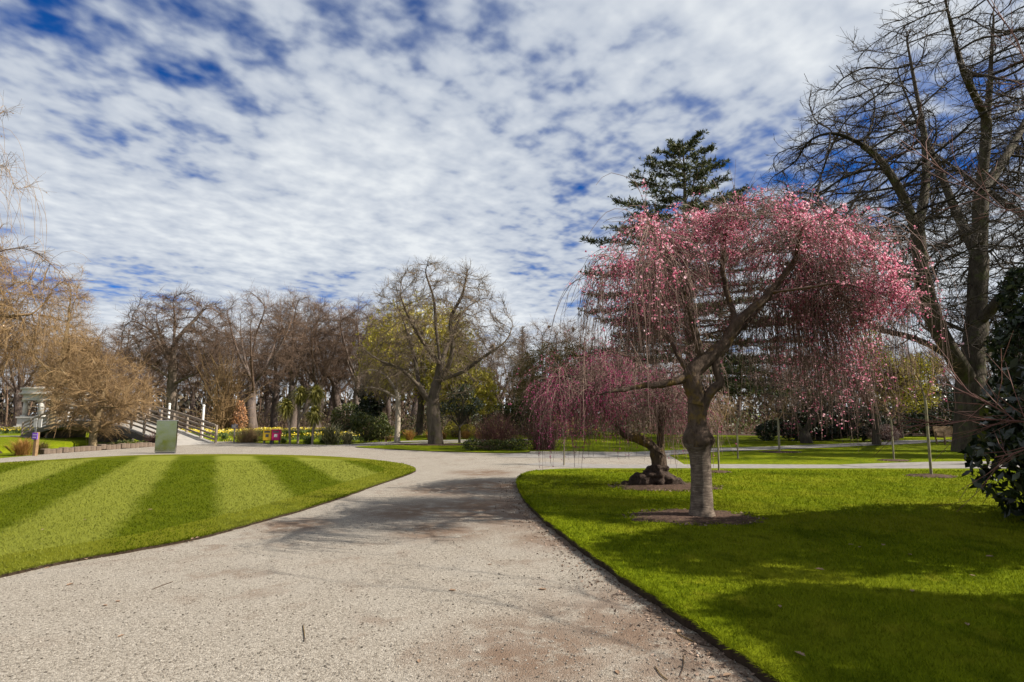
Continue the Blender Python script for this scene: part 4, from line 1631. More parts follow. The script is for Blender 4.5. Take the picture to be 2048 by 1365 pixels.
skel = [
    [(0, 0, 0), (-.05, .05, 1.6), (-.2, .1, 3.2), (-.4, .3, 5.0), (-.6, .5, 6.6)],
    [(-.15, .1, 2.6), (-1.2, 1.2, 3.6), npnt(2180, 380, 4.6), npnt(2048, 440, 5.0), npnt(1950, 385, 5.2), npnt(1870, 330, 5.4), npnt(1800, 280, 5.5)],
    [(-.1, .1, 1.3), (-1.6, 1.8, 1.5), npnt(2150, 850, 4.6), npnt(2048, 842, 4.9), npnt(1960, 838, 5.1), npnt(1880, 848, 5.3), npnt(1800, 843, 5.5)],
    [npnt(2048, 842, 4.9), npnt(1990, 815, 5.0), npnt(1940, 790, 5.1), npnt(1900, 745, 5.2)],
    [(-.3, .2, 4.2), (-1.4, 1.4, 5.0), npnt(2200, 190, 4.4), npnt(2048, 78, 4.6), npnt(1985, 20, 4.8), npnt(1950, -40, 4.9)],
    [npnt(2150, 850, 4.6), npnt(2048, 905, 4.8), npnt(1990, 915, 5.0)],
]
nr_meshes, *_ = tree_meshes('near', 91, skel, [((-.3, .2, 5.6), (2.4, 1.7, 2.2), 1.0)], 190, .22, .13, .0055, 900, .5, M['mid_bark'], M['red_twig'], dk=1.8, di=9, n_limb=4, jit=.3, maxn=1200, sub=1, shell=.2)
plant('bare_tree', nr_meshes, 'slender bare tree whose budding twigs reach over the lawn from the path side', nl_)

# conifer behind the cherry
CD = 41.0
cl = np.array((At(1386, 850, CD).x, CD, 0))
rng = np.random.RandomState(15)
H = At(1366, 283, CD).z
cedar = thing('cedar_tree', 'tall dark green layered cedar rising behind the pink cherry', 'tree', cl)
tz = np.linspace(-.1, H, 24)
link('trunk', build_mesh('cedar_trunk', *tubes(np.c_[np.sin(tz * .4) * .12, np.zeros(24), tz], np.linspace(.55, .03, 24), np.zeros(24, int), 12, .04, rng), mat=M['cedar_bark']), cedar)
geo, tuftP, tuftD = [], [], []
for lv in range(104):
    f = (lv + rng.uniform(0, .9)) / 104
    z = 3.0 + (H - 3.4) * f
    reach = 11.2 * (1 - f) ** .66 * rng.uniform(.62, 1.04) + .35
    a = lv * 2.399 + rng.uniform(-.4, .4)
    rise = np.interp(f, [0, .5, .85, 1], [.02, .10, .35, .9])
    nseg = 9
    s = np.linspace(0, 1, nseg)
    wob = np.cumsum(rng.normal(0, .10, nseg)) * .25
    ln = np.c_[np.cos(a + wob * .4) * reach * s, np.sin(a + wob * .4) * reach * s, z + rise * reach * s - .10 * reach * s ** 2.4 * (1 - f)]
    geo.append(tubes(ln, np.linspace(.10 * (1 - f) + .02, .012, nseg), np.zeros(nseg, int), 5))
    # flat fans of branchlets
    nb = int(9 + reach * 5.5)
    t0 = rng.uniform(.14, 1, nb) ** .8
    idx = t0 * (nseg - 1)
    i0 = np.minimum(idx.astype(int), nseg - 2)
    p0 = ln[i0] * (1 - (idx - i0))[:, None] + ln[i0 + 1] * (idx - i0)[:, None]
    side = rng.choice([-1, 1], nb)
    an = a + side * rng.uniform(.4, 1.2, nb)
    bl_ = reach * rng.uniform(.10, .30, nb) * (1.15 - .6 * t0) + .25
    P, R = grow(rng, p0, np.c_[np.cos(an), np.sin(an), rng.normal(.08, .10, nb)], bl_, 3, np.full(nb, .018), .006, .10, (0, 0, .02))
    geo.append(tubes(*flat(P, R), 3))
    m = int(nb * 9)
    q1 = rng.randint(0, nb, m)
    t1 = rng.uniform(0, 1.999, m)
    k_ = t1.astype(int)
    pp = P[q1, k_] * (1 - (t1 - k_))[:, None] + P[q1, k_ + 1] * (t1 - k_)[:, None]
    tuftP.append(pp + rng.normal(0, .05, (m, 3)))
    tuftD.append(norm(P[q1, 2] - P[q1, 0]))
link('branches', build_mesh('cedar_branches', *join(geo), mat=M['cedar_bark']), cedar, kind='stuff')
p = np.concatenate(tuftP)
dv = np.concatenate(tuftD)
p = np.repeat(p, 2, 0)
dv = np.repeat(dv, 2, 0)
m = len(p)
D = norm(dv * .55 + rng.normal(0, .55, (m, 3)) + [0, 0, .35])
E = norm(np.cross(D, rng.normal(0, 1, (m, 3))))
l = rng.uniform(.10, .21, m)
Vn, Qn = quads_at(p + D * (l * .6)[:, None], D, E, l, l * .22)
link('needles', build_mesh('cedar_needles', Vn, Qn, mat=M['cedar'], smooth=False), cedar, kind='stuff')

# golden-twigged trees on the left
gb = G(188, 896)
gl_ = np.array((gb.x, gb.y, float(ground_h(gb.x, gb.y)) - .02))


def gp(px, py, dy=0.0):
    return np.array(At(px, py, gb.y + dy)) - gl_


skel = [
    [(0, 0, 0), gp(186, 870), gp(192, 840), gp(200, 815), gp(208, 780), gp(215, 740)],
    [gp(190, 845), gp(170, 810, -.5), gp(150, 770, -.6), gp(120, 740, -.8)],
    [gp(200, 815), gp(235, 790, .3), gp(265, 765, .5), gp(285, 740, .6)],
    [gp(186, 868), gp(160, 850, -1), gp(130, 845, -1.4), gp(110, 855, -1.8)],
    [gp(200, 815), gp(230, 815, -1), gp(262, 808, -1.4), gp(295, 800, -1.6)],
    [gp(208, 780), gp(195, 740, .8), gp(175, 700, 1), gp(165, 670, 1.2)],
    [gp(186, 868), gp(215, 850, -.8), gp(240, 838, -1.2)],
]
gold_meshes, *_ = tree_meshes('gold', 33, skel, [((.1, 0, 3.1), (2.5, 2.2, 2.0), .8), ((-.9, 0, 4.4), (1.6, 1.6, 1.6), .3)], 800, .24, .17, .012, 3600, .7, M['gold_bark'], M['gold_twig'], dk=1.7, di=9, n_limb=4,
                              twig_trop=(0, 0, .05), jit=.32, maxn=3000, shell=.1, wander=.13)
plant('bare_tree', gold_meshes, 'low spreading bare tree with tawny sunlit twigs beside the footbridge', gl_)

# taller pendulous tree, stem just out of view
wl = np.array((-29.5, 27.0, 0))


def wp(px, py, dy=0.0):
    return np.array(At(px, py, 27.0 + dy)) - wl


skel = [
    [(0, 0, 0), (.1, .1, 2.5), (.3, 0, 5), (.7, 0, 8), (1, 0, 11), (.8, 0, 14)],
    [(.2, 0, 4.2), wp(-60, 650), wp(30, 632, -.3), wp(105, 634, -.5), wp(150, 655, -.6)],
    [wp(60, 633, -.4), wp(95, 600, 0), wp(110, 570, .2), wp(150, 560, .4)],
    [(.5, 0, 7), wp(-20, 510), wp(60, 500, .5), wp(120, 545, .8)],
    [(.9, 0, 10.5), wp(0, 330), wp(30, 380), wp(60, 370, .5)],
    [(.9, 0, 10.5), wp(-20, 240), wp(15, 225, .3)],
    [(.3, 0, 5), (-1, 1.5, 7), (-2, 2.5, 9)],
    [(.2, 0, 4), (-.5, -1.5, 5.6), (.5, -2.8, 7)],
]
wil_meshes, wpos, wpar, wr, wtips = tree_meshes('pendulous', 35, skel, [((1.2, 0, 7.4), (4.0, 3.2, 4.6), .6), ((4.2, 0, 5.8), (3.0, 2.2, 2.6), .5), ((.4, 0, 12), (2.4, 2.2, 3.2), .25)], 1600, .29, .36, .012, 7200, .8,
                                                M['gold_bark'], M['gold_twig'], dk=1.7, di=9, n_limb=5, twig_trop=(0, 0, -.12), jit=.36, maxn=6000, shell=.1, wander=.25)
pend = plant('pendulous_tree', wil_meshes, 'tall bare tree with drooping golden twigs and pale bough on the stream bank', wl)
rng = np.random.RandomState(4)
# hanging strands
small = np.where((wr < .03) & (wpar >= 0) & (wpos[:, 2] > 3.0))[0]
NS = 2100
pick = rng.choice(small, NS)
ST = weeping(rng, wpos[pick], rng.normal(0, .6, (NS, 3)) + [.1, 0, 0], np.clip((wpos[pick][:, 2] - 1.6) * rng.uniform(.2, .62, NS), .5, 4.2), 0, .16, .08, 7)
link('hanging_twigs', build_mesh('hanging_twigs', *tubes(*flat(ST, np.linspace(.009, .005, 7)[None].repeat(NS, 0)), 3), mat=M['gold_twig']), pend, kind='stuff')
# small dangling seed balls at the twig ends
sp = wtips[rng.permutation(len(wtips))[:900]] + [0, 0, -.03]
base = np.array([[1, 0, 0], [-1, 0, 0], [0, 1, 0], [0, -1, 0], [0, 0, 1], [0, 0, -1]], float) * .035
Vs_ = (sp[:, None] + base[None]).reshape(-1, 3)
f = np.array([[0, 2, 4], [2, 1, 4], [1, 3, 4], [3, 0, 4], [2, 0, 5], [1, 2, 5], [3, 1, 5], [0, 3, 5]])
link('seed_balls', build_mesh('seed_balls', Vs_, None, (np.arange(len(sp))[:, None, None] * 6 + f[None]).reshape(-1, 3), mat=M['seed']), pend, kind='stuff')
t = plant('pendulous_tree', wil_meshes, 'bare golden-twigged tree standing deeper behind the drooping one', (At(60, 850, 44).x - 3, 50, 0), 1.9, .92)

# pale contorted tree, small evergreen tree, green willow near the island
pb = G(794, 886)
pl = np.array((pb.x, pb.y, 0))


def pp_(px, py, dy=0.0):
    return np.array(At(px, py, pb.y + dy)) - pl


skel = [
    [(0, 0, 0), pp_(795, 860), pp_(796, 820), pp_(795, 780), pp_(790, 750)],
    [pp_(797, 840), pp_(810, 815, -.2), pp_(822, 790, -.3)],
    [pp_(796, 800), pp_(765, 780, -.4), pp_(730, 775, -.8), pp_(700, 785, -1)],
    [pp_(795, 785), pp_(770, 750, .3), pp_(745, 740, .5), pp_(715, 745, .6)],
]
pal_meshes, *_ = tree_meshes('pale', 41, skel, [((-.8, 0, 3.5), (2.0, 1.6, 1.2), 1)], 380, .2, .15, .009, 1100, .5, M['pale_bark'], M['mid_twig'], dk=1.7, di=8, n_limb=3, twig_trop=(0, 0, -.03), jit=.35, maxn=1500, wander=.3)
plant('bare_tree', pal_meshes, 'small bare tree with pale contorted stem beside the riverside path', pl)

g_ = G(919, 887)
leafy('evergreen_tree', 'small dark evergreen tree with forked stem on the island lawn', g_,
      [((-.75, 0, 2.0), (.6, .6, .4)), ((-.2, .1, 2.7), (.6, .6, .5)), ((.4, -.1, 2.9), (.5, .5, .5)), ((.85, 0, 2.1), (.5, .5, .5)), ((.2, .2, 1.9), (.6, .6, .4)), ((-.9, 0, 1.5), (.35, .35, .25)), ((.95, 0, 1.45), (.35, .3, .25))], 3600, (.04, .08), M['evergreen'], 73, M['oak_bark'],
      [([(0, 0, -.05), (-.02, 0, .6), (.0, 0, .95)], .075, .06), ([(0, 0, .9), (-.35, 0, 1.3), (-.6, 0, 2.0)], .05, .02), ([(0, 0, .9), (.3, 0, 1.25), (.5, 0, 2.0)], .05, .02)], cat='tree', shell=.1, twigs=60)


def willow(label, px, d, h, rad_, n_, seed, mat, lsz=(.05, .13)):
    rg = np.random.RandomState(seed)
    loc_ = (At(px, 850, d).x, d, 0)
    t = thing('willow_tree', label, 'tree', loc_)
    ln = catmull([(0, 0, -.1), (.1, 0, h * .25), (0, 0, h * .55), (.1, 0, h * .85)], .4)
    link('trunk', build_mesh('willow_trunk', *tubes(ln, np.linspace(.32, .06, len(ln)), np.zeros(len(ln), int), 10, .05, rg), mat=M['mid_bark']), t)
    c = ellipsoid_pts(rg, n_, (0, 0, h * .58), (rad_ * .9, rad_ * .9, h * .4), .55)
    c = c[c[:, 2] > h * .35]
    ST = weeping(rg, c, (c - [0, 0, h * .4]) * [1, 1, .4], np.clip(c[:, 2] * rg.uniform(.15, .45, len(c)), .6, 4), 0, .16, .06, 5)
    link('hanging_twigs', build_mesh('willow_strands', *tubes(*flat(ST, np.linspace(.012, .006, 5)[None].repeat(len(c), 0)), 3), mat=M['gold_twig']), t, kind='stuff')
    br, R = grow(rg, np.tile([[0, 0, h * .3]], (60, 1)) + rg.uniform(0, 1, (60, 1)) * [0, 0, h * .45], c[:60] - [0, 0, h * .4], np.linalg.norm(c[:60] - [0, 0, h * .5], axis=1) * .85, 6, np.full(60, .06), .015, .1, (0, 0, .0))
    link('limb', build_mesh('willow_limbs', *tubes(*flat(br, R), 5), mat=M['mid_bark']), t, kind='stuff')
    q = ST[:, 1:].reshape(-1, 3)
    q = q[rg.randint(0, len(q), n_ * 14)] + rg.normal(0, .09, (n_ * 14, 3))
    V, Q = leaf_cloud(rg, q, lsz[0], lsz[1], .32, 0, .9)
    link('leaves', build_mesh('willow_leaves', V, Q, mat=mat, smooth=False), t, kind='stuff')
    return t


willow('yellow-green willow coming into leaf behind the island tree', 838, 46, 10.6, 4.0, 1700, 81, M['willow'], (.08, .18))
willow('smaller bright yellow-green willow right of the island tree trunk', 928, 42, 5.2, 2.2, 620, 82, M['willow'], (.07, .15))
willow('olive brown budding tree left of the cedar', 1120, 44, 7.0, 3.4, 1000, 83, M['shrub_olive'])

# narrow reddish conifer-like tree in the distance
rg = np.random.RandomState(19)
lx = thing('larch_tree', 'narrow reddish brown larch far behind the island lawn', 'tree', (At(1046, 850, 72).x, 72, 0))
hL = At(1046, 652, 72).z
zz_ = np.linspace(-.1, hL, 14)
link('trunk', build_mesh('larch_trunk', *tubes(np.c_[zz_ * 0, zz_ * 0, zz_], np.linspace(.25, .02, 14), np.zeros(14, int), 8), mat=M['wood_bark']), lx)
m = 1300
f = rg.uniform(.1, .99, m)
an = rg.uniform(0, 6.28, m)
P, R = grow(rg, np.c_[rg.normal(0, .03, m), rg.normal(0, .03, m), f * hL], np.c_[np.cos(an), np.sin(an), rg.uniform(.1, .5, m)], 2.0 * (1 - f) ** .7 + .2, 4, np.full(m, .02), .01, .15, (0, 0, .03))
link('crown', build_mesh('larch_crown', *tubes(*flat(P, R), 3), mat=M['mid_twig']), lx, kind='stuff')


def twiggy(name, label, loc, m, h, spread, mat, seed, cat='shrub', r0=.008, parent_part='stems', sub=2, bl=None, blm=None):
    rg = np.random.RandomState(seed)
    t = thing(name, label, cat, loc)
    b = np.c_[rg.normal(0, spread * .2, m), rg.normal(0, spread * .2, m), np.full(m, -.03)]
    an = rg.uniform(0, 6.28, m)
    d = np.c_[np.cos(an), np.sin(an), np.zeros(m)] * (np.abs(rg.normal(0, 1, m)) * spread / h)[:, None] + [0, 0, 1]
    P, R = grow(rg, b, d, h * rg.uniform(.6, 1.1, m), 6, np.full(m, r0), r0 * .4, .12, (0, 0, -.01))
    geo = [tubes(*flat(P, R), 3)]
    tips = [P[:, 3:].reshape(-1, 3)]
    for s in range(sub):
        k_ = rg.randint(1, 5, m)
        bb = P[np.arange(m), k_]
        P2, R2 = grow(rg, bb, rg.normal(0, .6, (m, 3)) + [0, 0, .5], h * rg.uniform(.15, .4, m), 4, np.full(m, r0 * .7), r0 * .3, .18, (0, 0, 0))
        geo.append(tubes(*flat(P2, R2), 3))
        tips.append(P2[:, 1:].reshape(-1, 3))
    link(parent_part, build_mesh(name, *join(geo), mat=mat), t, kind='stuff')
    if bl:
        q = np.concatenate(tips)
        q = q[rg.randint(0, len(q), bl)] + rg.normal(0, .04, (bl, 3))
        V, Q = leaf_cloud(rg, q, .02, .045, .6)
        link('leaves', build_mesh(name + '_leaves', V, Q, mat=blm, smooth=False), t, kind='stuff')
    return t


a_ = G(1005, 903)
twiggy('bare_shrub', 'mounded reddish brown twiggy shrub at the end of the island lawn', a_ + Vector((-.3, .9, 0)), 420, 1.75, 1.3, M['red_twig'], 51, r0=.009, bl=900, blm=M['shrub_olive'])
twiggy('bare_shrub', 'second mound of red-brown twigs behind the hanging deep pink blossom', a_ + Vector((1.9, 1.6, 0)), 360, 1.6, 1.3, M['red_twig'], 52, r0=.009, bl=500, blm=M['shrub_green'])
leafy('low_shrub', 'low dark green edging shrub in front of the red-brown twiggy mound', G(985, 903.5) + Vector((0, .25, .03)), [((-.9, 0, .25), (.5, .3, .3)), ((0, 0, .22), (.7, .3, .28)), ((1.0, 0, .25), (.7, .3, .3))], 2600, (.03, .07), M['shrub_green'], 53, M['wood_twig'], twigs=60)
twiggy('coppiced_shrub', 'tall upright shrub of yellowish whips beside the daffodils', (At(445, 850, 50).x, 50, 0), 90, 7.2, 1.6, M['gold_twig'], 54, r0=.03, sub=3)
leafy('copper_sapling', 'conical sapling holding orange copper winter leaves', (At(478, 850, 50).x, 50, 0), [((0, 0, 1.0), (.75, .7, .7)), ((0, 0, 1.7), (.6, .6, .7)), ((.0, 0, 2.4), (.35, .35, .5))], 1500, (.06, .12), M['copper'], 56, M['wood_bark'], [([(0, 0, -.05), (0, 0, 1.2), (0, 0, 2.6)], .05, .02)], cat='tree', twigs=80)
leafy('evergreen_shrub', 'dark evergreen thicket shrub between the flax and the pale tree', G(725, 886) + Vector((0, .9, 0)), [((0, 0, .8), (.9, .8, .8)), ((.7, .2, .7), (.7, .7, .7)), ((-.5, .1, 1.3), (.6, .6, .6)), ((1.3, .3, .45), (.5, .5, .5))], 5200, (.04, .09), M['shrub_green'], 57, M['wood_twig'], twigs=150)
leafy('evergreen_shrub', 'dull green rounded shrub under the bare woodland right of the flax', (At(700, 850, 52).x, 52, 0), [((0, 0, 1.3), (1.8, 1.5, 1.4)), ((2, .3, 1.0), (1.4, 1.2, 1.1))], 3600, (.08, .16), M['shrub_green'], 58, M['wood_twig'])
leafy('evergreen_tree', 'dark green holly-like tree behind the pale contorted stem', (At(745, 850, 48).x, 48, 0), [((0, 0, 3.2), (1.3, 1.2, 1.5)), ((.4, 0, 4.6), (1.1, 1.0, 1.2)), ((-.4, 0, 2), (1.1, 1, 1))], 5200, (.08, .17), M['evergreen'], 59, M['oak_bark'], [([(0, 0, -.1), (0, 0, 2), (.2, 0, 4.4)], .14, .04)], cat='tree', twigs=120)
leafy('evergreen_shrub', 'broad mid-green shrub far right of the small evergreen tree', (At(1020, 850, 48).x, 48, 0), [((-1, 0, 1.3), (1.5, 1.3, 1.3)), ((1, 0, 1.6), (1.5, 1.4, 1.6)), ((2.6, 0, 1.1), (1.2, 1.1, 1.1))], 5200, (.07, .15), M['shrub_green'], 60, M['wood_twig'])
leafy('yellow_shrub', 'yellow-flowered shrub behind the island lawn trunk', G(900, 878) + Vector((.2, 1.2, 0)), [((0, 0, .6), (.8, .6, .6)), ((.9, .1, .5), (.6, .5, .5))], 2200, (.03, .07), M['willow'], 64, M['wood_twig'], twigs=100)
# right background
leafy('evergreen_shrub', 'big dark evergreen mass under the pale blossoming tree', (At(1655, 850, 36).x, 36, 0), [((-1.8, 0, 1.1), (1.5, 1.2, 1.2)), ((0, .2, 1.4), (1.8, 1.4, 1.4)), ((1.9, 0, 1.1), (1.5, 1.2, 1.1))], 9000, (.06, .13), M['evergreen'], 65, M['oak_bark'])
leafy('evergreen_shrub', 'small dark bushy shrub beside the garden path', G(1534, 882), [((0, 0, .55), (.75, .6, .55)), ((.3, 0, .9), (.45, .4, .4))], 2200, (.05, .10), M['evergreen'], 66, M['oak_bark'], twigs=60)
leafy('leafy_tree', 'yellow-green leafy tree left of the huge bare tree', (At(1800, 850, 40).x, 40, 0), [((0, 0, 4.2), (2.4, 2, 1.7)), ((-1.6, 0, 5.6), (1.4, 1.3, 1.5)), ((1.2, .3, 3.0), (1.9, 1.6, 1.3)), ((-1.8, 0, 7.4), (1.0, 1, 1.0)), ((1.9, 0, 5.0), (1.3, 1.2, 1.0))], 7500, (.06, .13), M['willow'], 67, M['oak_bark'], [([(0, 0, -.1), (0, 0, 2), (-.2, 0, 4.4)], .18, .05)], cat='tree', shell=.2, twigs=240)
leafy('evergreen_shrub', 'dark laurel mass behind the slatted bench', (At(1880, 850, 43).x, 43, 0), [((-3, 0, 1.7), (2.2, 1.6, 1.8)), ((0, 0, 2.0), (2.4, 1.7, 2.1)), ((3.2, 0, 2.2), (2.4, 1.7, 2.3)), ((6, 0, 2.6), (2.6, 1.9, 2.6))], 11000, (.08, .17), M['evergreen'], 68, M['oak_bark'])
leafy('evergreen_tree', 'dark evergreen behind the right-hand shrub beyond the cross path', (At(2075, 850, 22).x, 22, 0), [((0, 0, 1.8), (1.4, 1.3, 1.7)), ((.2, 0, 4), (1.5, 1.4, 1.8)), ((.6, 0, 6.2), (1.3, 1.2, 1.5))], 9000, (.08, .16), M['evergreen'], 69, M['oak_bark'], [([(0, 0, -.1), (.1, 0, 3), (.5, 0, 6)], .14, .04)], cat='tree')
leafy('flowering_shrub', 'low pinkish flowering shrub between the saplings and the evergreen mass', (At(1590, 850, 40).x, 40, 0), [((0, 0, .6), (1.3, .8, .6)), ((1.2, 0, .5), (.8, .6, .5))], 2600, (.04, .08), M['blossom_deep'], 70, M['wood_twig'])
leafy('weeping_shrub', 'low pale dome-shaped weeping shrub by the garden path', (At(1765, 850, 35).x, 35, 0), [((0, 0, .45), (1.0, .8, .6))], 2400, (.03, .07), M['blossom_pale'], 74, M['wood_twig'], droop=.8)

# pale blossoming cherry further back
pc = np.array((At(1612, 850, 33).x, 33, 0))
sk = [[(0, 0, 0), (-.3, 0, .8), (-.9, 0, 1.5), (-1.3, 0, 2.4)], [(-.2, 0, .6), (.6, 0, 1.3), (1.4, 0, 2.0), (2.4, 0, 2.6)], [(-.2, 0, .6), (.2, -.4, 1.6), (.5, -.6, 3.0)], [(-.6, 0, 1.2), (-1.8, .4, 2.0), (-2.6, .4, 2.6)]]
pc_m, _, _, _, ptips = tree_meshes('pale_cherry', 44, sk, [((.3, 0, 3.6), (3.7, 2.4, 1.6), 1)], 420, .26, .26, .011, 1400, .75, M['oak_bark'], M['mid_twig'], dk=1.8, di=9, n_limb=3, twig_trop=(0, 0, -.1), jit=.3, maxn=1500)
pct = plant('blossom_tree', pc_m, 'spreading tree with pale buff blossom and dark leaning stem behind the pink cherry', pc)
rg = np.random.RandomState(3)
q = ptips[rg.randint(0, len(ptips), 6500)] + rg.normal(0, .14, (6500, 3))
V, Q = leaf_cloud(rg, q, .03, .06, .8)
link('blossom', build_mesh('pale_blossom', V, Q, mat=M['blossom_pale'], smooth=False), pct, kind='stuff')

# ================================================================== stream and footbridge
n_ = 41
s = np.linspace(-40, 55, n_)
mid = 5.6 + .9 * np.sin(s * .12)
c = B0[None] + BD[None] * mid[:, None] + BC[None] * s[:, None]
V = np.concatenate([np.c_[c + BD * 3.9, np.full(n_, -1.25)], np.c_[c - BD * 3.9, np.full(n_, -1.25)]])
i = np.arange(n_ - 1)
link('stream_water', build_mesh('stream_water', V, np.stack([n_ + i, i, i + 1, n_ + i + 1], -1), mat=M['water'], smooth=False), kind='structure')

rzb = math.atan2(BD[1], BD[0])
bridge = thing('footbridge', 'arched pedestrian footbridge with weathered timber railings over the stream', 'bridge', (B0[0], B0[1], 0), rzb)
WB = 2.3                                   # width between rails
def arch(t):
    u = t / BLEN
    return .012 + 1.25 * (4 * u * (1 - u)) ** 1.15
# local x runs along the bridge, local y to its left
n_ = 29
t = np.linspace(0, BLEN, n_)
z = np.array([arch(a) for a in t])
th = .32
hw = WB / 2 + .12
V = []
for a, b in zip(t, z):
    V += [(a, -hw, b), (a, hw, b), (a, hw, b - th), (a, -hw, b - th)]
Q = []
for k_ in range(n_ - 1):
    o_ = 4 * k_
    for a, b in ((0, 1), (1, 2), (2, 3), (3, 0)):
        Q.append((o_ + b, o_ + a, o_ + 4 + a, o_ + 4 + b))
Q += [(0, 1, 2, 3), (4 * n_ - 1, 4 * n_ - 2, 4 * n_ - 3, 4 * n_ - 4)]
link('deck', build_mesh('bridge_deck', np.array(V), np.array(Q), mat=M['concrete'], smooth=False), bridge)
for sy in (-1, 1):
    mb = MB()
    for k_ in range(n_ - 1):
        mb.bar((t[k_], sy * (hw + .06), z[k_] - .22), (t[k_ + 1] + .02, sy * (hw + .06), z[k_ + 1] - .22), .1, .34)
    mb.build('edge_beam', M['dark_timber'], bridge)
    for tt in (2.2, 10.2, 18.0):
        if sy > 0:
            continue
        MB().box((tt, 0, (arch(tt) - .3 - 1.9) / 2), (.35, WB, arch(tt) + 1.6)).build('pier', M['dark_timber'], bridge)
    np_ = 15
    for k_ in range(np_):
        a = .1 + (BLEN - .2) * k_ / (np_ - 1)
        MB().box((a, sy * WB / 2, arch(a) + .48), (.11, .11, 1.06), 0, .01).build('post', M['grey_timber'], bridge)
    for hz_ in (.98, .72, .46, .22):
        mb = MB()
        tt = np.linspace(.1, BLEN - .1, 24)
        for a, b in zip(tt[:-1], tt[1:]):
            mb.bar((a, sy * (WB / 2 - .07), arch(a) + hz_), (b + .02, sy * (WB / 2 - .07), arch(b) + hz_), .05, .10 if hz_ < .9 else .13)
        mb.build('rail', M['grey_timber'], bridge)
# splayed wing railing on the lawn side of the bridge mouth
for (p0, p1, lab) in (((457, 886), (420, 868), ''),):
    pass

# white poles by the bridge
def pole(px, ptop, pbase, d, rad_, label):
    b = At(px, 850, d)
    z1 = At(px, ptop, d).z
    t_ = thing('marker_post', label, 'post', (b.x, d, 0), group='white posts by the bridge')
    MB().lathe((0, 0, 0), [(rad_ * 1.1, -.1), (rad_, .1), (rad_, z1 - .05), (rad_ * .6, z1)], 10).build('shaft', M['white_paint'], t_, True)
    MB().lathe((0, 0, z1), [(rad_ * 1.25, -.06), (rad_ * 1.25, 0), (rad_ * .3, .05)], 10).build('cap', M['white_paint'], t_)


pole(336, 808, 0, 37, .07, 'white post rising behind the mirrored box')
pole(405, 811, 0, 38, .075, 'white post standing in the daffodils beside the bridge rail')
pole(135, 815, 0, 42, .06, 'thin white post at the far end of the footbridge')

# ================================================================== white pavilion
pd = 62.0
px_ = At(108, 850, pd).x
pv = thing('pavilion', 'white open pavilion with round columns and flat entablature beyond the bridge', 'pavilion', (px_, pd, 0))
RP = 46 / FPX * pd
zt = At(95, 840, pd).z + .35
za = At(95, 802, pd).z
zb = At(95, 790, pd).z
zc_ = At(95, 778, pd).z
MB().lathe((0, 0, 0), [(RP + .75, -.1), (RP + .75, zt - .15), (RP + .9, zt - .15), (RP + .9, zt)], 6).build('plinth', M['white_stone'], pv)
MB().lathe((0, 0, 0), [(RP + 1.25, -.1), (RP + 1.25, .22), (RP + 1.0, .22), (RP + 1.0, .45)], 6).build('steps', M['white_stone'], pv)
for k_ in range(6):
    a = R_(-90) + R_(11 + 60 * k_)
    cxp, cyp = RP * math.cos(a), RP * math.sin(a)
    co = MB().lathe((cxp, cyp, zt), [(.22, .14), (.235, .9), (.20, za - zt - .15)], 14).build('column', M['white_stone'], pv, True)
    MB().box((cxp, cyp, zt + .07), (.56, .56, .14)).build('column_base', M['white_stone'], co)
    MB().box((cxp, cyp, za - .07), (.54, .54, .14)).build('capital', M['white_stone'], co)
MB().lathe((0, 0, 0), [(RP - .3, za + .002), (RP + .35, za + .002), (RP + .35, za + .3), (RP + .28, za + .32), (RP + .28, zb - .12), (RP + .7, zb), (RP + .7, zb + .12)], 24).build('entablature', M['white_stone'], pv)
MB().lathe((0, 0, 0), [(RP + .45, zb + .122), (RP + .45, zc_ - .15), (RP + .62, zc_ - .12), (RP + .62, zc_), (.5, zc_ + .25)], 24).build('roof', M['white_stone'], pv)

# ================================================================== stone edging beside the stream
ea, eb = G(88, 909), G(312, 893.5)
ed = (eb - ea)
nb = 22
er = math.atan2(ed.y, ed.x)
edg = thing('stone_edging', 'low rough stone edging between the path and the stream bank', 'edging', ea, er)
lb = ed.length / nb
proto_b = None
rg = np.random.RandomState(2)
for k_ in range(nb):
    if proto_b is None:
        proto_b = MB().box((0, 0, .10), (lb * .97, .3, .24), 0, .03).build('stone', M['block'], edg)
        o = proto_b
    else:
        o = proto_b.copy()
        COL.objects.link(o)
    o.location = (lb * (k_ + .5), rg.normal(.12, .015), rg.normal(0, .02))
    o.rotation_euler = (0, 0, rg.normal(0, .04))

# ================================================================== mirrored box
mb_l, mb_r = G(306, 908), G(343, 908)
mw = (mb_r - mb_l).length * 1.0
mw = (mb_r - mb_l).length * 1.03
mc = (mb_l + mb_r) / 2 + Vector((0, .2, 0))
mir = thing('mirrored_box', 'upright mirror-steel box reflecting the lawn at the edge of the forecourt', 'box', mc, R_(9))
mh = At(324, 842, mc.y).z
MB().box((0, 0, mh / 2 + .03), (mw, .14, mh - .06), 0, .006).build('body', M['mirror'], mir)
MB().box((0, 0, .02), (mw * .96, .12, .06)).build('base', M['dark_metal'], mir)
MB().box((0, 0, mh + .012), (mw + .02, .16, .024), 0, .004).build('top_plate', M['grey_metal'], mir)

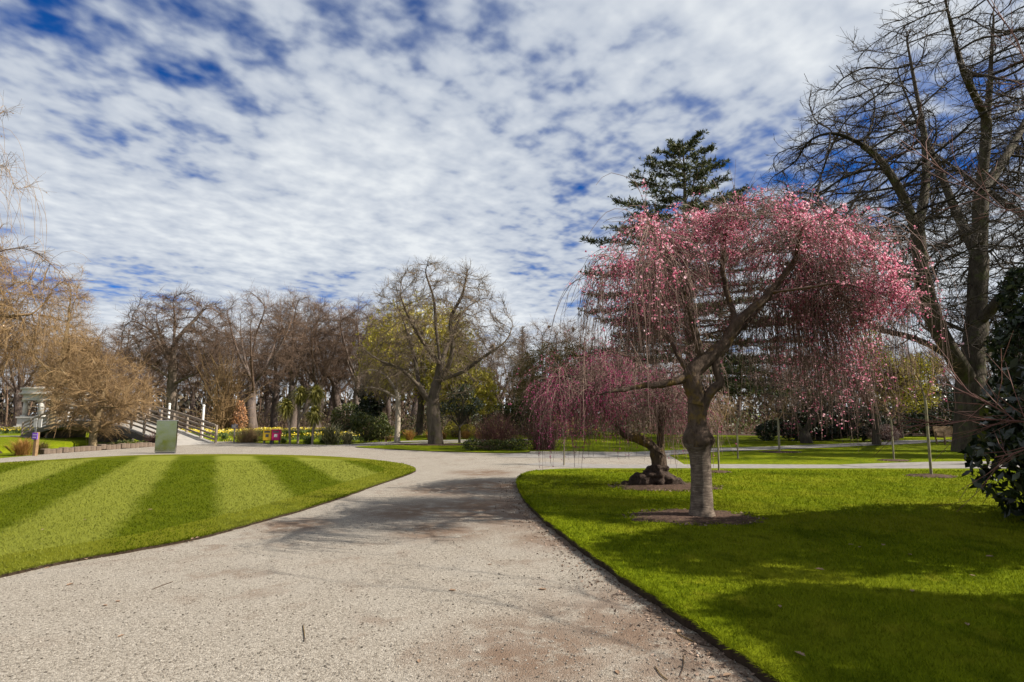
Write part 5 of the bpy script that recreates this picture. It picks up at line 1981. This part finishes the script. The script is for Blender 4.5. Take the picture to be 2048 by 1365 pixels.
# ================================================================== litter bins
def bin_(px, mat, label):
    b = G(px, 888.5)
    t_ = thing('litter_bin', label, 'bin', b + Vector((0, .3, 0)), R_(12))
    MB().box((0, 0, .46), (.44, .42, .56), 0, .03).build('body', mat, t_)
    MB().box((0, 0, .755), (.47, .45, .03), 0, .012).build('lid', mat, t_)
    MB().box((0, -.213, .66), (.30, .012, .09)).build('slot', M['dark_metal'], t_)
    MB().box((0, -.215, .45), (.16, .008, .16)).build('sticker', M['white_paint'] if mat is M['magenta'] else M['dark_metal'], t_)
    for sx in (-1, 1):
        for sy in (-1, 1):
            MB().box((sx * .17, sy * .15, .09), (.05, .05, .19)).build('leg', M['dark_metal'], t_)
    return t_


bin_(530, M['yellow'], 'yellow recycling bin on legs beside the daffodil bed')
bin_(547.5, M['magenta'], 'magenta litter bin on legs beside the daffodil bed')

# ================================================================== signs
def sign(name, px, base, d, ptop, pbot, wpx, mat, label, pw, pmat, lines=3, post_top=None, lmat=None):
    x_ = At(px, 850, d).x
    t_ = thing(name, label, 'sign', (x_, d, 0), R_(-4))
    z1, z0 = At(px, ptop, d).z, At(px, pbot, d).z
    wd = wpx / FPX * d
    top = z1 + .02 if post_top is None else At(px, post_top, d).z
    MB().box((0, 0, top / 2 - .05), (pw, pw, top + .1), 0, .008).build('post', pmat, t_)
    pn = MB().box((0, -pw / 2 - .02, (z0 + z1) / 2), (wd, .03, z1 - z0), 0, .004).build('panel', mat, t_)
    for q in range(lines):
        zz_ = z1 - (z1 - z0) * (q + .8) / (lines + .6)
        MB().box(((-.04 if q % 2 else 0) * wd, -pw / 2 - .037, zz_), (wd * (.72 if q % 2 == 0 else .6), .006, (z1 - z0) * .09)).build('text_line', lmat or M['white_paint'], pn)
    return t_


pg = G(76, 912)
sign('purple_sign', 76, 0, pg.y, 866, 879, 11, M['purple'], 'small purple notice on a timber post by the stream edging', .13, M['bench_wood'], 2)
sg = sign('white_sign', 72, 0, 31.5, 838, 855, 7, M['white_paint'], 'pair of white notice boards on a thin grey post above the purple sign', .06, M['grey_metal'], 0)
MB().box((.27, -.05, At(72, 846.5, 31.5).z), (.2, .03, .46)).build('panel', M['white_paint'], sg)
ng = G(469, 881)
sign('navy_sign', 470, 0, 33.5, 849, 858, 13, M['navy'], 'dark blue information board on a post where the bridge rail ends', .06, M['grey_metal'], 3)
sign('blue_sign', 580, 0, 33.0, 857, 865, 4, M['blue'], 'tiny blue plaque on a stake between the cabbage trees', .03, M['grey_metal'], 1)

# ================================================================== bench
bc = G(1893, 888.5)
bench = thing('garden_bench', 'slatted wooden garden bench beside the huge bare tree', 'bench', bc, R_(8))
BW = 1.15
for k_ in range(14):
    xk = -BW / 2 + .09 + (BW - .18) * k_ / 13
    MB().bar((xk, .02, .50), (xk, .16, .88), .045, .02).build('back_slat', M['bench_wood'], bench)
MB().bar((-BW / 2, .17, .91), (BW / 2, .17, .91), .04, .09, .008).build('top_rail', M['bench_wood'], bench)
MB().bar((-BW / 2, .01, .48), (BW / 2, .01, .48), .04, .06).build('back_rail', M['bench_wood'], bench)
for k_ in range(5):
    MB().box((0, -.08 - .095 * k_, .43), (BW, .075, .025), 0, .004).build('seat_slat', M['bench_wood'], bench)
for sx in (-1, 1):
    MB().bar((sx * BW / 2, .0, 0), (sx * BW / 2, .17, .95), .06, .06).build('back_leg', M['bench_wood'], bench)
    MB().box((sx * BW / 2, -.5, .32), (.06, .06, .64)).build('front_leg', M['bench_wood'], bench)
    MB().bar((sx * BW / 2, -.55, .655), (sx * BW / 2, .10, .655), .075, .03).build('armrest', M['bench_wood'], bench)
    MB().bar((sx * BW / 2, -.5, .39), (sx * BW / 2, .03, .39), .04, .07).build('seat_rail', M['bench_wood'], bench)
# simple plank bench by the pale tree
lb_ = G(781, 884.5)
pbn = thing('plank_bench', 'low plank bench beside the pale contorted tree', 'bench', lb_)
MB().box((0, 0, .30), (.75, .3, .05), 0, .006).build('seat', M['bench_wood'], pbn)
for sx in (-1, 1):
    MB().box((sx * .28, 0, .138), (.08, .26, .275)).build('leg', M['bench_wood'], pbn)

# ================================================================== saplings
def sapling(px, py, ptop, r0, seed, label, spread=.8, zg=None, lean=.03):
    g = G(px, py, RZ if py > 940 else 0)
    d = g.y
    zt_ = At(px, ptop, d).z - g.z
    rg = np.random.RandomState(seed)
    sk = [[(0, 0, -.05), (lean * .5, 0, zt_ * .45), (lean, 0, zt_ * .62)], [(lean, 0, zt_ * .6), (lean - .12, .05, zt_ * .8), (lean - .2, 0, zt_ * .98)], [(lean, 0, zt_ * .6), (lean + .18, -.05, zt_ * .75), (lean + .3, 0, zt_ * .95)],
          [(lean, 0, zt_ * .62), (lean, .25, zt_ * .78), (lean, .3, zt_ * .9)]]
    m, *_ = tree_meshes('sapling', seed, sk, [((lean, 0, zt_ * .85), (spread, spread * .8, zt_ * .22), 1)], 70, .12, r0, .005, 170, .35, M['sapling'], M['gold_twig'], dk=1.7, di=9, n_limb=0, jit=.25, maxn=400, flare=1.15, sub=1, thick_cut=r0 * .55)
    t_ = plant('sapling', m, label, g)
    return t_


sapling(1863, 953, 700, .032, 201, 'young bare sapling with spreading twigs in front of the big forked tree', .8)
sapling(1438, 945, 800, .024, 202, 'slim young sapling just behind the pink cherry trunk', .6)
sapling(1476, 917, 800, .028, 203, 'young sapling on the strip of lawn between the two paths', .7)
sapling(1559, 904, 800, .045, 204, 'young tree in its own bare patch beside the garden path', .9)
sapling(1788, 921, 790, .028, 205, 'thin dark sapling beyond the cross path right of the blossom', .7)
sapling(1128, 931, 830, .024, 206, 'thin sapling stake among the hanging deep pink twigs', .5)
for (px, py, rx, ry, sd) in ((1863, 953, .55, .42, 31), (1788, 921, .5, .4, 32), (1559, 904, .8, .6, 33), (1438, 945, .3, .25, 34)):
    g = G(px, py, RZ if py > 940 else 0)
    mulch('mulch_ring', (g.x, g.y), rx, ry, RZ if py > 940 else -.012, sd)
# stout little stem by the garden path
g = G(1754, 890)
sk = [[(0, 0, -.05), (.02, 0, .9), (0, 0, 1.8)], [(0, 0, 1.6), (-.4, 0, 2.4), (-.8, 0, 2.9)], [(0, 0, 1.6), (.5, 0, 2.4), (.9, 0, 3.0)]]
m, *_ = tree_meshes('stout', 207, sk, [((0, 0, 3.4), (1.8, 1.5, 1.2), 1)], 160, .2, .19, .01, 700, .5, M['oak_bark'], M['red_twig'], dk=1.8, di=9, maxn=700)
plant('bare_tree', m, 'short stout red-brown tree between the garden path and pale shrub', g)

# ================================================================== cabbage trees, flax, tussocks
def spray(rg, c, m, lmin, lmax, wd, droop, up=.35):
    """strap leaves radiating from a point; each leaf two bent quads"""
    d = norm(rg.normal(0, 1, (m, 3)) + [0, 0, up])
    l = rg.uniform(lmin, lmax, m)[:, None]
    e = norm(np.cross(d, [0, 0, 1.0]))
    w_ = wd * rg.uniform(.7, 1.2, m)[:, None]
    p0 = c + d * .05
    p1 = c + d * l * .55
    p2 = c + d * l * .95 + np.array([0, 0, -1]) * l * droop * rg.uniform(.3, 1.0, (m, 1))
    V = np.stack([p0 - e * w_ * .6, p0 + e * w_ * .6, p1 + e * w_, p1 - e * w_, p2], 1).reshape(-1, 3)
    b = np.arange(m)[:, None] * 5
    return V, b + np.array([[0, 1, 2, 3]]), b + np.array([[3, 2, 4]])


def cabbage(label, px, d, heads, seed, base_off=0.0):
    rg = np.random.RandomState(seed)
    x0 = At(px, 850, d).x
    t_ = thing('cabbage_tree', label, 'tree', (x0, d, 0), group='cabbage trees by the bins')
    first = None
    for (hx, hy, rr_) in heads:
        hp = np.array(At(hx, hy, d)) - [x0, d, 0]
        ln = catmull([(0, 0, -.08), (hp[0] * .25, 0, hp[2] * .4), (hp[0] * .7, 0, hp[2] * .75), tuple(hp)], .2) if first is None else catmull([tuple(first[len(first) // 2]), ((hp[0] + first[len(first) // 2][0]) * .5 + .05, .05, hp[2] * .75), tuple(hp)], .2)
        if first is None:
            first = ln
        link('stem', build_mesh('cabbage_stem', *tubes(ln, np.linspace(.07, .05, len(ln)), np.zeros(len(ln), int), 8, .05, rg), mat=M['grey_timber']), t_)
        V1, Q1, T1 = spray(rg, hp, 300, rr_ * .85, rr_ * 1.25, .034, .45)
        V2, Q2, T2 = spray(rg, hp - [0, 0, .12], 90, rr_ * .6, rr_ * .95, .03, .8, -.7)
        n1 = len(V1)
        me = build_mesh('cabbage_head', np.concatenate([V1, V2]), np.concatenate([Q1, Q2 + n1]), np.concatenate([T1, T2 + n1]), mat=M['cabbage'], smooth=False)
        link('leaf_head', me, t_)
    return t_


cabbage('single-headed cabbage tree with bare slanting stem right of the magenta bin', 582, 32.0, [(572, 812, .62)], 301)
cabbage('tallest cabbage tree with twin leafy heads', 597, 32.6, [(600, 788, .66), (632, 786, .66)], 302)
cabbage('short cabbage tree with drooping head beside the flax', 626, 31.4, [(629, 828, .62)], 303)
rg = np.random.RandomState(12)


def tuft(name, label, loc, m, h, wd, mat, seed, spread=.7, cat='plant', group=None):
    rg = np.random.RandomState(seed)
    b = np.c_[rg.normal(0, .12 * h, m), rg.normal(0, .12 * h, m), np.full(m, -.02)]
    an = rg.uniform(0, 6.28, m)
    out = np.c_[np.cos(an), np.sin(an), np.zeros(m)]
    sp_ = (np.abs(rg.normal(0, spread, m)))[:, None]
    l = h * rg.uniform(.6, 1.1, m)[:, None]
    d = norm(out * sp_ + [0, 0, 1])
    e = np.c_[-np.sin(an), np.cos(an), np.zeros(m)]
    p1 = b + d * l * .6
    p2 = b + d * l * .9 + out * l * .25 + [0, 0, -.02]
    p2[:, 2] = np.maximum(p2[:, 2], .01)
    w_ = wd * rg.uniform(.6, 1.2, m)[:, None]
    V = np.stack([b - e * w_ * .7, b + e * w_ * .7, p1 + e * w_, p1 - e * w_, p2], 1).reshape(-1, 3)
    k_ = np.arange(m)[:, None] * 5
    o = link(name, build_mesh(name, V, k_ + np.array([[0, 1, 2, 3]]), k_ + np.array([[3, 2, 4]]), mat=mat, smooth=False), None, loc)
    return tag(o, label, cat, group)


tuft('flax_bush', 'clump of stiff grey-green flax blades at the forecourt edge', G(655, 889) + Vector((0, .5, 0)), 190, 1.35, .03, M['flax'], 401, .75)
tuft('flax_bush', 'smaller flax clump leaning beside the dark evergreen thicket', G(688, 890.5) + Vector((0, .6, 0)), 110, 1.0, .028, M['flax'], 402, .8)
tuft('flax_bush', 'low green strap-leaved clump under the cabbage trees', G(612, 889) + Vector((0, .3, 0)), 120, .6, .025, M['daff_leaf'], 403, .8)
tuft('tussock_grass', 'large orange tussock by the purple sign', G(22, 912) + Vector((0, .5, 0)), 500, .85, .008, M['tussock'], 404, .8)
tuft('tussock_grass', 'olive tussock between the orange tussock and the timber post', G(58, 909) + Vector((0, .6, 0)), 420, .6, .008, M['shrub_olive'], 405, .9)
for q, (px, py, h) in enumerate(((768, 883, .7), (812, 882, .8), (855, 881, .7), (880, 880, .6), (928, 879, .75), (955, 879, .6))):
    tuft('tussock_grass', 'tawny tussock growing along the river behind the island lawn', G(px, py) + Vector((0, 1.2, 0)), 260, h, .012, M['tussock'], 410 + q, .7, 'plant', 'tussocks along the river')
for q, (px, py, h) in enumerate(((500, 886, .35), (560, 887, .4), (640, 887.5, .45), (440, 879, .4))):
    tuft('border_plant', 'low leafy border plant edging the forecourt by the bins', G(px, py) + Vector((0, .5, 0)), 160, h, .016, M['daff_leaf'], 420 + q, .9, 'plant', 'border plants by the bins')
# brush beside the bridge railing
twiggy('bare_shrub', 'tan twiggy brush leaning on the right-hand bridge railing', (B0[0] + 1.6, B0[1] + 2.6, 0), 320, 1.1, 1.2, M['gold_twig'], 431, r0=.007)
twiggy('bare_shrub', 'brown brush on the stream bank behind the mirrored box', (B0[0] - 1.9, B0[1] - .1, -.1), 260, .9, .7, M['red_twig'], 432, r0=.007, bl=500, blm=M['shrub_olive'])
leafy('rock_plant', 'low green plants on the stream bank under the arch', (-19.6, 29.6, -.15), [((0, 0, .2), (1.1, .5, .3)), ((-1.2, -.4, .15), (.6, .4, .25))], 1500, (.03, .07), M['shrub_green'], 433, M['wood_twig'], twigs=40)

# daffodil meadow: nobody could count it
def daffs(name, label, poly, m, seed, zlev=0.0):
    rg = np.random.RandomState(seed)
    poly = np.array(poly)
    lo, hi = poly.min(0), poly.max(0)
    p = np.c_[rg.uniform(lo[0], hi[0], m * 2), rg.uniform(lo[1], hi[1], m * 2)]
    p = p[inside(poly, p)]
    g = np.sin(p[:, 0] * .9 + 1) * np.sin(p[:, 1] * .8) + .5 * np.sin(p[:, 0] * 2.3) * np.sin(p[:, 1] * 1.9 + 2)
    p = p[(g > -.15) | (rg.uniform(0, 1, len(p)) < .3)][:m]
    m = len(p)
    zg = ground_h(p[:, 0], p[:, 1])
    h = rg.uniform(.28, .42, m)
    an = rg.uniform(0, 6.28, m)
    b = np.repeat(np.c_[p, zg], 3, 0) + rg.normal(0, .04, (3 * m, 3)) * [1, 1, 0]
    dx = np.c_[np.cos(np.repeat(an, 3)), np.sin(np.repeat(an, 3)), np.zeros(3 * m)] * .022
    tip = b + np.c_[rg.normal(0, .08, (3 * m, 2)), np.repeat(h, 3) * rg.uniform(.7, 1, 3 * m)]
    V1 = np.stack([b - dx, b + dx, tip], 1).reshape(-1, 3)
    T1 = np.arange(len(V1)).reshape(-1, 3)
    V2, T2 = flowers(rg, np.c_[p, zg + h * 1.05], .04, .065)
    me = build_mesh(name, np.concatenate([V1, V2]), None, np.concatenate([T1, T2 + len(V1)]), mats=[M['daff_leaf'], M['daff']], tri_mi=np.r_[np.zeros(len(T1), int), np.ones(len(T2), int)], smooth=False)
    tag(link(name, me, kind='stuff'), label, 'flowers')


daffs('daffodils', 'drifts of yellow daffodils in the grass behind the bins', [(-19, 38), (-9, 36), (-8.5, 46), (-10, 55), (-30, 55), (-28, 44)], 5200, 501)
daffs('daffodils', 'yellow daffodils in the grass beside the white pavilion', [(-62, 46), (-44, 46), (-40, 54), (-46, 58), (-66, 58)], 2200, 502)
daffs('daffodils', 'thin line of yellow flowers across the river behind the island lawn', [(-9, 46), (6, 44), (8, 52), (-8, 54)], 900, 503)

# ================================================================== fallen leaves and twigs
def leaf_mesh(seed):
    rg = np.random.RandomState(seed)
    n_ = 7
    s = np.linspace(0, 1, n_)
    wv = np.sin(s * math.pi) ** .7 * .22 * (1 + .25 * np.sin(s * 19 + seed)) + .004
    curl = .18 * (s - .5) ** 2 + .03
    V, Q = [], []
    for k_ in range(n_):
        V += [(s[k_] - .5, -wv[k_], curl[k_] + wv[k_] * .6), (s[k_] - .5, 0, curl[k_]), (s[k_] - .5, wv[k_], curl[k_] + wv[k_] * .5)]
    for k_ in range(n_ - 1):
        for a in (0, 1):
            o_ = 3 * k_ + a
            Q.append((o_, o_ + 3, o_ + 4, o_ + 1))
    V = np.array(V)
    V[:, 2] -= V[:, 2].min()
    return build_mesh('leaf', V, np.array(Q), mat=M['dry_leaf'])


LM = [leaf_mesh(q) for q in range(4)]
rg = np.random.RandomState(66)
def drop_leaf(px, py, sz, grp, label, z):
    g = G(px, py, z)
    o = link('fallen_leaf', LM[rg.randint(0, 4)], None, g + Vector((0, 0, .002)))
    o.scale = (sz,) * 3
    o.rotation_euler = (0, 0, rg.uniform(0, 6.28))
    tag(o, label, 'leaf', grp)


for (px, py) in ((838, 1324), (242, 1273), (210, 1212), (235, 1204), (1318, 1237), (1330, 1261), (1345, 1250), (1360, 1264), (1425, 1357), (1455, 1352), (1500, 1362), (1240, 1150), (1085, 1060), (1095, 1064), (1112, 1072), (1190, 1105), (1160, 1128), (1085, 1180), (1280, 1195), (1235, 1346),
                 (1380, 1290), (1420, 1310), (905, 1182), (140, 1170), (1300, 1222), (980, 1130), (1060, 1045)):
    drop_leaf(px, py, rg.uniform(.045, .085), 'fallen leaves on the gravel', 'dry curled leaf lying on the gravel path', .001)
for (px, py) in ((1945, 1152), (1980, 1114), (1767, 1091), (1825, 1183), (1935, 1250), (1702, 1090), (1720, 1095), (1820, 1110), (1560, 1214), (1640, 1140), (1600, 1310)):
    drop_leaf(px, py, rg.uniform(.05, .09), 'fallen leaves on the cherry lawn', 'dry leaf lying on the shaded cherry lawn', RZ + .018)
for (px, py) in ((85, 1060), (300, 1020), (460, 960), (170, 1040), (620, 962), (95, 960), (560, 945), (395, 1076), (385, 1078), (95, 1137), (172, 1119)):
    drop_leaf(px, py, rg.uniform(.05, .08), 'fallen leaves on the striped lawn', 'pale leaf lying on the striped lawn', LZ + .02)
for pts in ([(1350, 1262), (1365, 1275), (1395, 1288), (1420, 1295)], [(1368, 1312), (1367, 1335), (1360, 1355)], [(1310, 1335), (1322, 1352), (1335, 1362)], [(606, 1252), (609, 1275), (608, 1285)], [(305, 1180), (325, 1172), (345, 1165)]):
    c = [G(px, py) + Vector((0, 0, .006)) for px, py in pts]
    o0 = c[0].copy()
    V_, Q_ = tubes(catmull([p - o0 for p in c], .02), .004, 0, 5) if False else tubes(*(lambda q: (q, np.full(len(q), .0035), np.zeros(len(q), int)))(catmull([p - o0 for p in c], .02)), 5)
    tag(link('fallen_twig', build_mesh('fallen_twig', V_, Q_, mat=M['cherry_limb']), None, o0), 'thin curved dry twig lying on the gravel path', 'twig', 'fallen twigs on the gravel')

# crumbs of soil, bark and leaf gathered along the cut edge of the cherry lawn
rg = np.random.RandomState(90)
pe = right_poly[(right_poly[:, 1] > 2.6) & (right_poly[:, 1] < 14) & (right_poly[:, 0] < 6) & (np.abs(right_poly[:, 0]) < right_poly[:, 1])]
pe = pe[pe[:, 1].argsort()]
m = 5200
ie = (len(pe) * rg.uniform(0, 1, m) ** 1.3).astype(int)
p = pe[ie] + np.c_[-np.abs(rg.normal(0, .22, m)), rg.normal(0, .06, m)]
p = p[~inside(right_poly, p)]
m = len(p)
D = norm(rg.normal(0, 1, (m, 3)) * [1, 1, .3])
E = norm(np.cross(D, rg.normal(0, 1, (m, 3)) + [0, 0, 1.5]))
l = .004 + .018 * rg.uniform(0, 1, m) ** 3
V, Q = quads_at(np.c_[p, .003 + l * .3], D, E, l, l * .5)
tag(link('edge_debris', build_mesh('edge_debris', V, Q, mat=M['chips'], smooth=False), kind='stuff'), 'crumbs of soil, bark and dry leaf along the cut lawn edge', 'debris')
